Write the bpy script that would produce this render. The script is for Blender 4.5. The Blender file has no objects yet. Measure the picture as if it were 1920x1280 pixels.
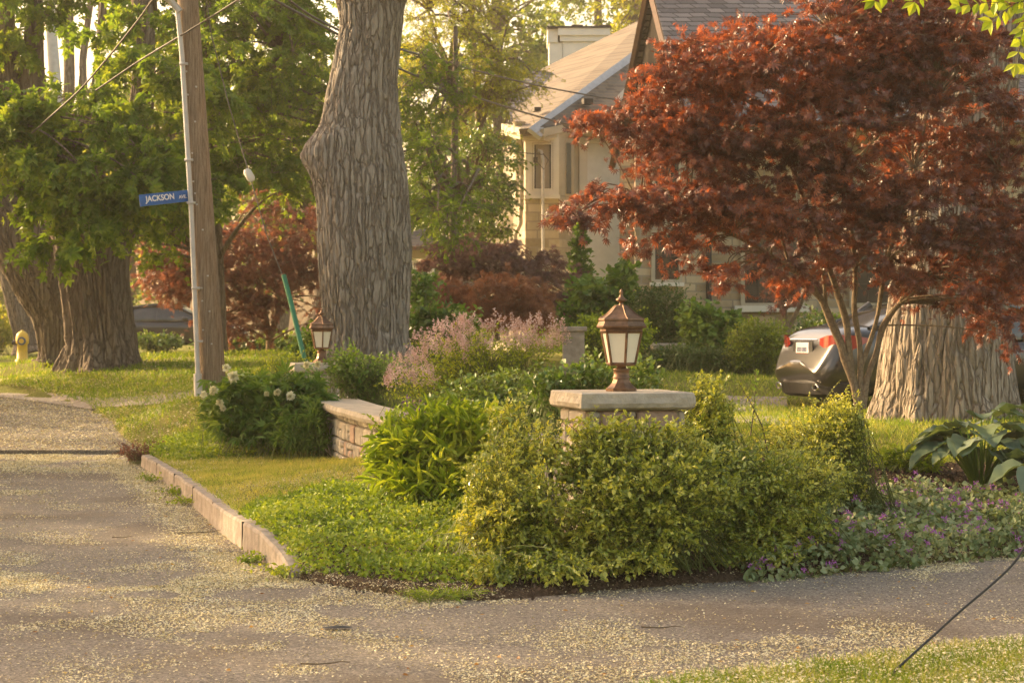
import bpy, math, random
import numpy as np
from mathutils import Vector, Matrix
R = math.radians
# ------------------------------------------------------------------ camera, world, sun, exposure
scn = bpy.context.scene
F = 3733.0; CX = 960.0; HY = 618.0; EYE = 1.5
cam_d = bpy.data.cameras.new("camera"); cam = bpy.data.objects.new("camera", cam_d)
scn.collection.objects.link(cam); scn.camera = cam
cam.location = (0, 0, EYE); cam.rotation_euler = (R(90), 0, 0)
cam_d.sensor_width = 36; cam_d.lens = 70; cam_d.shift_y = -22 / 1920.0
cam_d.clip_start = 0.1; cam_d.clip_end = 2000
cam_d.dof.use_dof = True; cam_d.dof.focus_distance = 12.8; cam_d.dof.aperture_fstop = 8.0
SUN_AZ = -60.0      # degrees from the view direction (+Y), negative = to the left
SUN_EL = 21.0
world = bpy.data.worlds.new("World"); scn.world = world; world.use_nodes = True
wn = world.node_tree.nodes; wl = world.node_tree.links
bg = wn['Background']
sky = wn.new('ShaderNodeTexSky'); sky.sky_type = 'NISHITA'; sky.sun_disc = False
sky.sun_elevation = R(SUN_EL); sky.sun_rotation = R(SUN_AZ)
sky.air_density = 1.2; sky.dust_density = 5.0; sky.ozone_density = 0.6
tint = wn.new('ShaderNodeMix'); tint.data_type = 'RGBA'; tint.blend_type = 'MULTIPLY'
tint.inputs[0].default_value = 1.0; tint.inputs[7].default_value = (1.0, 0.82, 0.655, 1)
wl.new(sky.outputs[0], tint.inputs[6]); wl.new(tint.outputs[2], bg.inputs[0]); bg.inputs[1].default_value = 0.15
sun_d = bpy.data.lights.new("sun", 'SUN'); sun = bpy.data.objects.new("sun", sun_d)
scn.collection.objects.link(sun); sun_d.energy = 3.2; sun_d.angle = R(1.5); sun_d.color = (1.0, 0.72, 0.40)
sv = Vector((math.sin(R(SUN_AZ)) * math.cos(R(SUN_EL)), math.cos(R(SUN_AZ)) * math.cos(R(SUN_EL)), math.sin(R(SUN_EL))))
sun.rotation_euler = sv.to_track_quat('Z', 'Y').to_euler(); sun.location = (-40, 10, 30)
scn.view_settings.view_transform = 'Standard'; scn.view_settings.look = 'None'
scn.view_settings.gamma = 1; scn.view_settings.exposure = 1.8
scn.cycles.max_bounces = 6; scn.cycles.transparent_max_bounces = 4
rng = np.random.default_rng(7)
A = np.array
# ------------------------------------------------------------------ helpers
def at(px, py, D):
    return A([(px - CX) / F * D, D, EYE + (HY - py) / F * D])
def px2x(px, D): return (px - CX) / F * D
def nrm(v):
    return v / (np.linalg.norm(v, axis=-1, keepdims=True) + 1e-9)
def _hash(ix, iy, iz, seed):
    n = (ix.astype(np.int64) * 374761393 + iy.astype(np.int64) * 668265263 + iz.astype(np.int64) * 1274126177 + seed * 974634777) & 0xFFFFFFFF
    n = ((n ^ (n >> 13)) * 1274126177) & 0xFFFFFFFF
    n = ((n ^ (n >> 16)) * 2246822519) & 0xFFFFFFFF
    return ((n ^ (n >> 15)) & 0xFFFFFF) / float(0xFFFFFF)
def vnoise(p, seed=0):
    p = np.asarray(p, float); i = np.floor(p).astype(np.int64); f = p - i; f = f * f * (3 - 2 * f)
    r = 0
    for dx in (0, 1):
        for dy in (0, 1):
            for dz in (0, 1):
                w = (f[..., 0] if dx else 1 - f[..., 0]) * (f[..., 1] if dy else 1 - f[..., 1]) * (f[..., 2] if dz else 1 - f[..., 2])
                r = r + w * _hash(i[..., 0] + dx, i[..., 1] + dy, i[..., 2] + dz, seed)
    return r
def fbm(p, seed=0, o=3):
    p = np.asarray(p, float); s = 0; a = 1; t = 0
    for k in range(o):
        s = s + a * vnoise(p * 2 ** k, seed + k); t += a; a *= .5
    return s / t
def smooth01(t):
    t = np.clip(t, 0, 1); return t * t * (3 - 2 * t)
class MB:
    def __init__(s): s.v = []; s.f = []; s.c = []; s.m = []; s.r = []; s.n = 0
    def add(s, v, f, mat=0, rnd=0.5):
        v = np.asarray(v, float).reshape(-1, 3); f = np.asarray(f, np.int64)
        if len(v) == 0 or len(f) == 0: return s
        s.v.append(v); s.f.append((f + s.n).ravel()); s.c.append(np.full(len(f), f.shape[1])); s.m.append(np.full(len(f), mat))
        s.r.append(np.broadcast_to(np.asarray(rnd, float), (len(v),)).copy()); s.n += len(v); return s
    def poly(s, v, mat=0):
        return s.add(v, [list(range(len(v)))], mat)
    def grid(s, g, closed=False, mat=0, rnd=0.5, flip=False):
        g = np.asarray(g, float); a, b = g.shape[:2]; idx = np.arange(a * b).reshape(a, b)
        if closed: idx = np.concatenate([idx, idx[:, :1]], 1)
        q = np.stack([idx[:-1, :-1], idx[:-1, 1:], idx[1:, 1:], idx[1:, :-1]], -1).reshape(-1, 4)
        if flip: q = q[:, ::-1]
        return s.add(g.reshape(-1, 3), q, mat, rnd)
    def box(s, c, size, rz=0, mat=0, bev=0.0):
        x, y, z = [k / 2 for k in size]; b = bev
        if b <= 0:
            v = A([(i * x, j * y, k * z) for k in (-1, 1) for i, j in ((-1, -1), (1, -1), (1, 1), (-1, 1))])
            f = [(3, 2, 1, 0), (4, 5, 6, 7), (0, 1, 5, 4), (1, 2, 6, 5), (2, 3, 7, 6), (3, 0, 4, 7)]
            v = v @ rotz(rz).T + A(c); return s.add(v, f, mat)
        rings = []
        for zz, ins in ((-z, b), (-z + b, 0), (z - b, 0), (z, b)):
            xx, yy = x - ins, y - ins; k = b * .6 if ins == 0 else b * .4
            rings.append([(-xx + k, -yy, zz), (xx - k, -yy, zz), (xx, -yy + k, zz), (xx, yy - k, zz), (xx - k, yy, zz), (-xx + k, yy, zz), (-xx, yy - k, zz), (-xx, -yy + k, zz)])
        g = A(rings) @ rotz(rz).T + A(c)
        s.grid(g, True, mat); s.add(g[-1], [list(range(8))], mat); s.add(g[0], [list(range(8))[::-1]], mat); return s
    def lathe(s, prof, n, c=(0, 0, 0), ph=0, mat=0, cap=True):
        a = np.arange(n) * 2 * np.pi / n + ph
        g = A([[(r * np.cos(t) + c[0], r * np.sin(t) + c[1], z + c[2]) for t in a] for r, z in prof])
        s.grid(g, True, mat)
        if cap: s.add(g[-1], [list(range(n))], mat); s.add(g[0], [list(range(n))[::-1]], mat)
        return s
    def tube(s, pts, rad, n=6, mat=0, rnd=.5, cap=False):
        pts = np.asarray(pts, float); rad = np.broadcast_to(np.asarray(rad, float), (len(pts),))
        t = nrm(np.gradient(pts, axis=0)); ref = A([0, 0, 1.]) if abs(t[0][2]) < .9 else A([0, 1., 0])
        x = nrm(np.cross(t, ref)); y = np.cross(t, x)
        a = np.arange(n) * 2 * np.pi / n
        g = pts[:, None] + rad[:, None, None] * (np.cos(a)[None, :, None] * x[:, None] + np.sin(a)[None, :, None] * y[:, None])
        s.grid(g, True, mat, rnd)
        if cap: s.add(g[-1], [list(range(n))], mat); s.add(g[0], [list(range(n))[::-1]], mat)
        return s
    def tubes(s, P, r0, r1, n=3, mat=0):
        """P (N,K,3): many thin tapering stems at once"""
        N, K = P.shape[:2]; t = nrm(np.gradient(P, axis=1)); ref = A([.3, 1., .1])
        x = nrm(np.cross(t, ref)); y = np.cross(t, x)
        rad = np.linspace(0, 1, K)[None, :] * (np.asarray(r1).reshape(-1, 1) - np.asarray(r0).reshape(-1, 1)) + np.asarray(r0).reshape(-1, 1)
        a = np.arange(n) * 2 * np.pi / n
        g = P[:, :, None] + rad[..., None, None] * (np.cos(a)[:, None] * x[:, :, None] + np.sin(a)[:, None] * y[:, :, None])
        idx = np.arange(N * K * n).reshape(N, K, n); nx = np.roll(idx, -1, 2)
        q = np.stack([idx[:, :-1], nx[:, :-1], nx[:, 1:], idx[:, 1:]], -1).reshape(-1, 4)
        return s.add(g.reshape(-1, 3), q, mat, rng.random(N).repeat(K * n))
    def leaves(s, tmpl, p, d, n, sc, mat=0, rnd=None):
        tv, tf = tmpl; tv = A(tv, float); tf = A(tf); N = len(p)
        if N == 0: return s
        y = nrm(d); z = nrm(n - (n * y).sum(-1, keepdims=True) * y); x = np.cross(y, z)
        sc = np.broadcast_to(np.asarray(sc, float), (N,))
        w = sc[:, None] * (.8 + .4 * rng.random((N, 1)))
        V = p[:, None] + w[..., None] * tv[None, :, 0:1] * x[:, None] + sc[:, None, None] * (tv[None, :, 1:2] * y[:, None] + tv[None, :, 2:3] * z[:, None])
        Fc = tf[None] + (np.arange(N) * len(tv))[:, None, None]
        if rnd is None: rnd = rng.random(N)
        return s.add(V.reshape(-1, 3), Fc.reshape(-1, tf.shape[1]), mat, np.asarray(rnd).repeat(len(tv)))
    def build(s, name, mats, parent=None, smooth=False):
        me = bpy.data.meshes.new(name); V = np.concatenate(s.v); L = np.concatenate(s.f); C = np.concatenate(s.c); M = np.concatenate(s.m)
        me.vertices.add(len(V)); me.vertices.foreach_set('co', V.astype(np.float32).ravel())
        me.loops.add(len(L)); me.loops.foreach_set('vertex_index', L.astype(np.int32))
        me.polygons.add(len(C)); st = np.concatenate([[0], np.cumsum(C)[:-1]])
        me.polygons.foreach_set('loop_start', st.astype(np.int32))
        if not isinstance(mats, (list, tuple)): mats = [mats]
        for m in mats: me.materials.append(m)
        me.polygons.foreach_set('material_index', M.astype(np.int32))
        me.polygons.foreach_set('use_smooth', np.full(len(C), smooth))
        at_ = me.attributes.new('rnd', 'FLOAT', 'POINT'); at_.data.foreach_set('value', np.concatenate(s.r).astype(np.float32))
        me.update(calc_edges=True)
        o = bpy.data.objects.new(name, me); scn.collection.objects.link(o)
        if parent: o.parent = parent; 
        return o
def rotz(a):
    c, s = math.cos(a), math.sin(a); return A([[c, -s, 0], [s, c, 0], [0, 0, 1.]])
def tag(o, label, cat, group=None, kind=None):
    if label: o['label'] = label
    if cat: o['category'] = cat
    if group: o['group'] = group
    if kind: o['kind'] = kind
    return o
def struct(o, label=None, cat=None):
    o['kind'] = 'structure'
    if label: o['label'] = label
    if cat: o['category'] = cat
    return o
class Thing:
    """an Empty at the base; parts are built in world coordinates and re-expressed relative to it"""
    def __init__(s, name, label, cat, loc, group=None):
        s.o = bpy.data.objects.new(name, None); s.o.empty_display_size = .2; scn.collection.objects.link(s.o)
        s.o.location = tuple(loc); tag(s.o, label, cat, group); s.loc = Vector(tuple(loc))
    def part(s, name, mb, mats, smooth=False, parent=None, label=None):
        o = mb.build(name, mats, None, smooth); off = -s.loc
        o.data.transform(Matrix.Translation(off)); o.parent = parent or s.o
        if label: o['label'] = label
        return o
# leaf templates: length 1 along +Y, normal +Z
def t_ovate(w=.27, cup=.06, droop=.08):
    return ([(0, 0, 0), (w * .85, .3, cup), (w, .55, cup * .8), (0, 1, -droop), (-w, .55, cup * .8), (-w * .85, .3, cup)], [(0, 1, 2, 3), (0, 3, 4, 5)])
OV = t_ovate(); OVW = t_ovate(.38, .08, .12)
DIA = ([(0, 0, 0), (.3, .5, .05), (0, 1, 0), (-.3, .5, .05)], [(0, 1, 2, 3)])
LANCE = ([(0, 0, 0), (.07, .35, .06), (.06, .7, .02), (0, 1, -.18), (-.06, .7, .02), (-.07, .35, .06)], [(0, 1, 2, 3), (0, 3, 4, 5)])
NEED = ([(-.05, 0, 0), (.05, 0, 0), (.03, 1, -.05), (-.03, 1, -.05)], [(0, 1, 2, 3)])
BLADE = ([(-.06, 0, 0), (.06, 0, 0), (.015, 1, .3), (-.015, 1, .3)], [(0, 1, 2, 3)])
def t_palm(angs, lens, w, droop=.12):
    v = [(0, 0, 0)]; f = []
    for a, l in zip(angs, lens):
        a = math.radians(a); dx, dy = math.sin(a), math.cos(a); k = len(v)
        v += [(dx * l * .5 + dy * w, dy * l * .5 - dx * w, .01), (dx * l, dy * l, -droop * l), (dx * l * .5 - dy * w, dy * l * .5 + dx * w, .01)]
        f.append((0, k, k + 1, k + 2))
    return (v, f)
JMAPLE = t_palm([-105, -62, -28, 0, 28, 62, 105], [.42, .62, .78, .85, .78, .62, .42], .075, .22)
MAPLE = t_palm([-110, -55, 0, 55, 110], [.45, .72, .8, .72, .45], .17, .2)
TRI = t_palm([-50, 0, 50], [.8, 1, .8], .13, .2)
PEO = t_palm([-70, -32, 0, 32, 70], [.65, .85, 1, .85, .65], .12, .25)
# compound leaf: pairs of leaflets along a rachis
def t_pinn(n=3, w=.11, l=.34, droop=.25):
    v = []; f = []
    def lf(x, y, z, ang):
        a = math.radians(ang); dx, dy = math.sin(a), math.cos(a); k = len(v)
        v.extend([(x, y, z), (x + dx * l * .5 + dy * w, y + dy * l * .5 - dx * w, z + .02), (x + dx * l, y + dy * l, z - .06), (x + dx * l * .5 - dy * w, y + dy * l * .5 + dx * w, z + .02)])
        f.append((k, k + 1, k + 2, k + 3))
    for i in range(n):
        y = .2 + .5 * i / max(1, n - 1); z = -droop * y * y
        lf(0, y, z, 62); lf(0, y, z, -62)
    lf(0, .68, -droop * .46, 0)
    return (v, f)
PINN = t_pinn(); PINN5 = t_pinn(5, .075, .27, .45)
# ------------------------------------------------------------------ materials
def mat_new(name):
    m = bpy.data.materials.new(name); m.use_nodes = True; nt = m.node_tree; return m, nt, nt.nodes, nt.links, nt.nodes['Principled BSDF']
def ramp(nt, fac, stops):
    r = nt.nodes.new('ShaderNodeValToRGB'); e = r.color_ramp.elements
    while len(e) < len(stops): e.new(.5)
    for k, (p, c) in enumerate(stops): e[k].position = p; e[k].color = (*c, 1) if len(c) == 3 else c
    nt.links.new(fac, r.inputs[0]); return r.outputs[0]
def noise(nt, vec, scale, detail=3, rough=.6, out='Fac'):
    n = nt.nodes.new('ShaderNodeTexNoise'); n.inputs['Scale'].default_value = scale; n.inputs['Detail'].default_value = detail; n.inputs['Roughness'].default_value = rough
    if vec is not None: nt.links.new(vec, n.inputs['Vector'])
    return n.outputs[out]
def objco(nt, scale=(1, 1, 1)):
    g = nt.nodes.new('ShaderNodeNewGeometry'); mp = nt.nodes.new('ShaderNodeMapping'); mp.inputs['Scale'].default_value = scale
    nt.links.new(g.outputs['Position'], mp.inputs[0]); return mp.outputs[0]
def mixc(nt, a, b, fac, mode='MIX'):
    m = nt.nodes.new('ShaderNodeMix'); m.data_type = 'RGBA'; m.blend_type = mode
    for s, v in ((m.inputs[0], fac), (m.inputs[6], a), (m.inputs[7], b)):
        if isinstance(v, (int, float)): s.default_value = v
        elif isinstance(v, tuple): s.default_value = (*v, 1)
        else: nt.links.new(v, s)
    return m.outputs[2]
def bump(nt, h, strength=.5, dist=.02):
    b = nt.nodes.new('ShaderNodeBump'); b.inputs['Strength'].default_value = strength; b.inputs['Distance'].default_value = dist
    nt.links.new(h, b.inputs['Height']); return b.outputs[0]
def plain(name, col, rough=.6, metal=0., var=.25, scale=8, bmp=0., spec=.5, emis=None):
    m, nt, N, L, P = mat_new(name); co = objco(nt); n = noise(nt, co, scale, 5)
    c = A(col); o = ramp(nt, n, [(.3, tuple(c * (1 - var))), (.7, tuple(np.minimum(c * (1 + var), 1)))])
    L.new(o, P.inputs['Base Color']); P.inputs['Roughness'].default_value = rough; P.inputs['Metallic'].default_value = metal
    P.inputs['Specular IOR Level'].default_value = spec
    if bmp: L.new(bump(nt, noise(nt, co, scale * 4, 6), bmp, .01), P.inputs['Normal'])
    return m
def leafm(name, dark, mid, light, trans=.35, rough=.5, tcol=None, nscale=1.3, spec=.35):
    m, nt, N, L, P = mat_new(name)
    a = N.new('ShaderNodeAttribute'); a.attribute_name = 'rnd'
    n = noise(nt, objco(nt), nscale, 2)
    mm = N.new('ShaderNodeMath'); mm.operation = 'MULTIPLY_ADD'; L.new(n, mm.inputs[0]); mm.inputs[1].default_value = 1.1; mm.inputs[2].default_value = -.30
    ad = N.new('ShaderNodeMath'); ad.operation = 'MULTIPLY_ADD'; L.new(a.outputs['Fac'], ad.inputs[0]); ad.inputs[1].default_value = .5; L.new(mm.outputs[0], ad.inputs[2])
    c = ramp(nt, ad.outputs[0], [(.12, dark), (.48, mid), (.88, light)])
    L.new(c, P.inputs['Base Color']); P.inputs['Roughness'].default_value = rough; P.inputs['Specular IOR Level'].default_value = spec
    t = N.new('ShaderNodeBsdfTranslucent'); tc = tcol or (1.5, 1.35, .55)
    L.new(mixc(nt, c, tc, 1.0, 'MULTIPLY'), t.inputs[0])
    mx = N.new('ShaderNodeMixShader'); mx.inputs[0].default_value = trans; L.new(P.outputs[0], mx.inputs[1]); L.new(t.outputs[0], mx.inputs[2])
    L.new(mx.outputs[0], N['Material Output'].inputs[0]); return m
def barkm(name, c1, c2, c3, vs=(9, 9, 1.6), bs=.6, fs=1.15):
    m, nt, N, L, P = mat_new(name); co = objco(nt, vs); n = noise(nt, co, 2.2, 7, .7)
    big = noise(nt, objco(nt), .9, 3)
    c = ramp(nt, n, [(.28, tuple(A(c1) * 1.3)), (.5, c2), (.74, c3)])
    wv = N.new('ShaderNodeVectorMath'); wv.operation = 'MULTIPLY_ADD'; L.new(noise(nt, objco(nt, (1, 1, .5)), 3.0, 4, .65, 'Color'), wv.inputs[0]); wv.inputs[1].default_value = (2.2, 2.2, 1.5); L.new(co, wv.inputs[2])
    vo = N.new('ShaderNodeTexVoronoi'); vo.feature = 'DISTANCE_TO_EDGE'; vo.inputs['Scale'].default_value = fs; L.new(wv.outputs[0], vo.inputs['Vector'])
    fis = ramp(nt, vo.outputs['Distance'], [(.0, (0, 0, 0)), (.16, (1, 1, 1))]); c = mixc(nt, tuple(A(c1) * 1.15), c, fis)
    hm = N.new('ShaderNodeMath'); hm.operation = 'MULTIPLY_ADD'; L.new(n, hm.inputs[0]); hm.inputs[1].default_value = .6; L.new(fis, hm.inputs[2]); n = hm.outputs[0]
    c = mixc(nt, c, tuple(A(c2) * .75), ramp(nt, big, [(.45, (0, 0, 0)), (.7, (.6, .6, .6))]))
    L.new(c, P.inputs['Base Color']); P.inputs['Roughness'].default_value = .95; P.inputs['Specular IOR Level'].default_value = .15
    L.new(bump(nt, n, bs, .03), P.inputs['Normal']); return m
def brickm(name, cols, mortar, sx, sz, rough=.9, ms=.015, bs=.6, off=.5):
    m, nt, N, L, P = mat_new(name); g = N.new('ShaderNodeNewGeometry'); sp = N.new('ShaderNodeSeparateXYZ'); L.new(g.outputs['Position'], sp.inputs[0])
    ad = N.new('ShaderNodeMath'); ad.operation = 'ADD'; L.new(sp.outputs[0], ad.inputs[0]); L.new(sp.outputs[1], ad.inputs[1])
    cb = N.new('ShaderNodeCombineXYZ'); L.new(ad.outputs[0], cb.inputs[0]); L.new(sp.outputs[2], cb.inputs[1])
    wv = N.new('ShaderNodeVectorMath'); wv.operation = 'MULTIPLY_ADD'; L.new(noise(nt, g.outputs['Position'], 1.5, 2, .5, 'Color'), wv.inputs[0]); wv.inputs[1].default_value = (.12, .04, 0); L.new(cb.outputs[0], wv.inputs[2])
    b = N.new('ShaderNodeTexBrick'); L.new(wv.outputs[0], b.inputs['Vector']); b.inputs['Scale'].default_value = 1
    b.inputs['Brick Width'].default_value = sx; b.inputs['Row Height'].default_value = sz; b.inputs['Mortar Size'].default_value = ms
    b.inputs['Color1'].default_value = (0, 0, 0, 1); b.inputs['Color2'].default_value = (1, 1, 1, 1); b.inputs['Mortar'].default_value = (.5, .5, .5, 1); b.offset = off
    n2 = noise(nt, g.outputs['Position'], 14, 5)
    mth = N.new('ShaderNodeMath'); mth.operation = 'MULTIPLY_ADD'; L.new(n2, mth.inputs[0]); mth.inputs[1].default_value = .5; L.new(b.outputs['Color'], mth.inputs[2])
    c = ramp(nt, mth.outputs[0], [(.1, cols[0]), (.6, cols[1]), (1., cols[2])])
    c = mixc(nt, c, mortar, b.outputs['Fac'])
    L.new(c, P.inputs['Base Color']); P.inputs['Roughness'].default_value = rough
    hh = N.new('ShaderNodeMath'); hh.operation = 'SUBTRACT'; L.new(n2, hh.inputs[0]); L.new(b.outputs['Fac'], hh.inputs[1])
    L.new(bump(nt, hh.outputs[0], bs, .02), P.inputs['Normal']); return m
M = {}
M['bark'] = barkm('bark_grey', (.16, .135, .11), (.33, .295, .25), (.50, .45, .39), (13, 13, 1.25), .9)
M['bark_far'] = barkm('bark_brown', (.10, .078, .06), (.22, .18, .14), (.34, .28, .22), (10, 10, 1.1), .8)
M['bark_pale'] = barkm('bark_pale', (.18, .145, .11), (.36, .305, .24), (.54, .47, .38), (14, 14, .75), .9)
M['bark_young'] = barkm('bark_young', (.16, .12, .08), (.27, .21, .14), (.38, .31, .21), (10, 10, 6), .15, 3.)
M['twig'] = plain('twig', (.12, .09, .05), .8, var=.4)
M['gstem'] = plain('green_stem', (.12, .15, .03), .7, var=.4)
M['rose'] = leafm('rose_leaf', (.065, .12, .014), (.26, .33, .038), (.62, .60, .10), .30, .33, spec=.8)
M['lime'] = leafm('lime_leaf', (.11, .19, .012), (.27, .37, .022), (.50, .54, .06), .38, .5)
M['green'] = leafm('green_leaf', (.045, .10, .018), (.13, .22, .033), (.32, .40, .08), .24, .33, spec=.7)
M['midgreen'] = leafm('mid_green_leaf', (.05, .115, .02), (.125, .225, .035), (.27, .38, .07), .32, .5)
M['mapleg'] = leafm('maple_leaf_green', (.07, .13, .02), (.14, .235, .03), (.30, .37, .05), .45, .5, nscale=.9)
M['farg'] = leafm('far_leaf_green', (.09, .14, .03), (.17, .24, .05), (.32, .36, .08), .42, .7, nscale=.5)
M['yellowg'] = leafm('yellow_green_leaf', (.11, .15, .02), (.24, .28, .035), (.42, .40, .05), .45, .6, nscale=.7)
M['darkg'] = leafm('dark_conifer', (.022, .045, .012), (.045, .085, .022), (.09, .14, .035), .15, .6)
M['cedar'] = leafm('cedar_leaf', (.09, .15, .015), (.20, .27, .025), (.38, .42, .05), .25, .6)
M['yew'] = leafm('yew_leaf', (.03, .07, .015), (.075, .135, .025), (.15, .22, .04), .15, .6)
M['jmaple'] = leafm('red_maple_leaf', (.07, .036, .030), (.165, .070, .050), (.40, .15, .06), .36, .40, (1.9, 1.15, .55), 1.9, .8)
M['jmaple_far'] = leafm('purple_maple_leaf', (.095, .05, .045), (.18, .09, .072), (.30, .15, .10), .34, .6, (1.6, 1.1, .7), 1.2)
M['jmaple_pur'] = leafm('plum_maple_leaf', (.10, .055, .055), (.19, .11, .10), (.30, .18, .15), .3, .6, (1.4, 1.1, .9), 1.2)
M['lace'] = leafm('lace_maple_leaf', (.15, .065, .04), (.26, .12, .065), (.40, .20, .10), .35, .6, (1.5, 1.1, .6), 1.2)
M['hosta'] = leafm('hosta_leaf', (.07, .11, .07), (.14, .195, .12), (.25, .31, .16), .16, .36, (1.3, 1.3, .4), .8, .5)
M['lamium'] = leafm('silver_leaf', (.08, .13, .035), (.22, .28, .12), (.42, .46, .26), .22, .6, nscale=3)
M['cover'] = leafm('ground_leaf', (.09, .15, .012), (.22, .32, .022), (.42, .48, .07), .35, .5, nscale=2)
M['grass'] = leafm('grass_blade', (.10, .19, .012), (.23, .32, .03), (.52, .48, .15), .36, .6, nscale=3.0)
M['purple'] = plain('purple_petal', (.42, .13, .42), .6, var=.35, scale=20)
M['salvia'] = plain('violet_petal', (.22, .07, .24), .6, var=.35, scale=20)
M['lilac'] = leafm('lilac_petal', (.48, .33, .27), (.64, .47, .42), (.80, .67, .64), .25, .7, (1, .9, .9), 5)
M['cream'] = leafm('cream_petal', (.75, .70, .42), (.85, .82, .58), (.9, .88, .7), .2, .6, (1, .95, .7), 5)
M['petal'] = leafm('fallen_petal', (.52, .43, .20), (.74, .65, .38), (.90, .84, .60), .1, .8, (1, .95, .7), 4)
M['concrete'] = plain('concrete', (.31, .265, .22), .95, var=.38, scale=7, bmp=1.)
M['capstone'] = plain('cap_stone', (.42, .37, .29), .9, var=.25, scale=9, bmp=.9)
M['bronze'] = plain('aged_bronze', (.20, .115, .065), .42, .65, .45, 14, .15)
M['frost'] = plain('frosted_glass', (.80, .74, .58), .35, 0, .06, 6)
M['white'] = plain('white_trim', (.72, .68, .60), .6, var=.06, scale=3)
M['stucco'] = plain('stucco', (.80, .79, .77), .9, var=.06, scale=6, bmp=.3)
M['creamwall'] = plain('cream_wall', (.47, .41, .30), .8, var=.12, scale=3, bmp=.2)
M['dark'] = plain('dark_frame', (.035, .028, .022), .5, var=.2)
M['pane'] = plain('window_glass', (.05, .045, .04), .08, var=.5, scale=2, spec=.8)
M['blind'] = plain('window_blind', (.33, .29, .23), .7, var=.1, scale=4)
M['house_stone'] = brickm('house_stone', [(.24, .18, .11), (.42, .33, .21), (.58, .48, .33)], (.36, .31, .24), .42, .15)
M['bay_stone'] = brickm('bay_stone', [(.28, .23, .15), (.42, .36, .25), (.54, .47, .34)], (.36, .31, .24), .5, .2)
M['shingle'] = brickm('grey_shingle', [(.085, .08, .085), (.145, .135, .14), (.22, .20, .20)], (.05, .045, .045), .32, .11, .85, .012)
M['tan_roof'] = brickm('tan_shingle', [(.08, .068, .055), (.12, .10, .08), (.16, .137, .11)], (.2, .15, .1), .3, .09, .9, .01, .3)
M['redwood'] = plain('brown_wood', (.09, .045, .025), .7, var=.3)
M['black'] = plain('black_plastic', (.015, .014, .013), .5, var=.3)
M['rubber'] = plain('rubber', (.02, .02, .02), .8, var=.3)
M['wire'] = plain('cable', (.10, .085, .07), .6, var=.3)
M['galv'] = plain('galvanised', (.50, .49, .47), .5, .3, .12, 9)
M['signblue'] = plain('sign_blue', (.015, .12, .42), .4, var=.1)
M['signwhite'] = plain('sign_white', (.85, .85, .85), .4, var=.02)
M['guard'] = plain('green_guard', (.03, .20, .10), .4, var=.15)
M['hyd'] = plain('hydrant_yellow', (.62, .43, .06), .5, var=.15)
M['hydblue'] = plain('hydrant_blue', (.09, .11, .22), .5, var=.15)
M['chrome'] = plain('chrome', (.75, .73, .70), .15, 1, .05)
M['redlens'] = plain('red_lens', (.32, .03, .025), .15, 0, .1, spec=.8)
def carpaint(name, col):
    m, nt, N, L, P = mat_new(name); P.inputs['Base Color'].default_value = (*col, 1); P.inputs['Metallic'].default_value = .5; P.inputs['Roughness'].default_value = .28
    P.inputs['Coat Weight'].default_value = 1; P.inputs['Coat Roughness'].default_value = .04; return m
M['paint'] = carpaint('car_paint', (.05, .046, .043)); M['paintdark'] = carpaint('dark_car_paint', (.05, .04, .035))
def wood():
    m, nt, N, L, P = mat_new('weathered_wood'); n = noise(nt, objco(nt, (16, 16, .7)), 3.5, 8, .8); n2 = noise(nt, objco(nt, (3, 3, .4)), 1.2, 3)
    c = ramp(nt, n, [(.36, (.10, .07, .045)), (.5, (.25, .185, .125)), (.66, (.38, .30, .22))]); c = mixc(nt, c, (.32, .19, .10), ramp(nt, n2, [(.52, (0, 0, 0)), (.68, (.5, .5, .5))]))
    L.new(c, P.inputs['Base Color']); P.inputs['Roughness'].default_value = .9; L.new(bump(nt, n, .6, .02), P.inputs['Normal']); return m
M['wood'] = wood()
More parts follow.
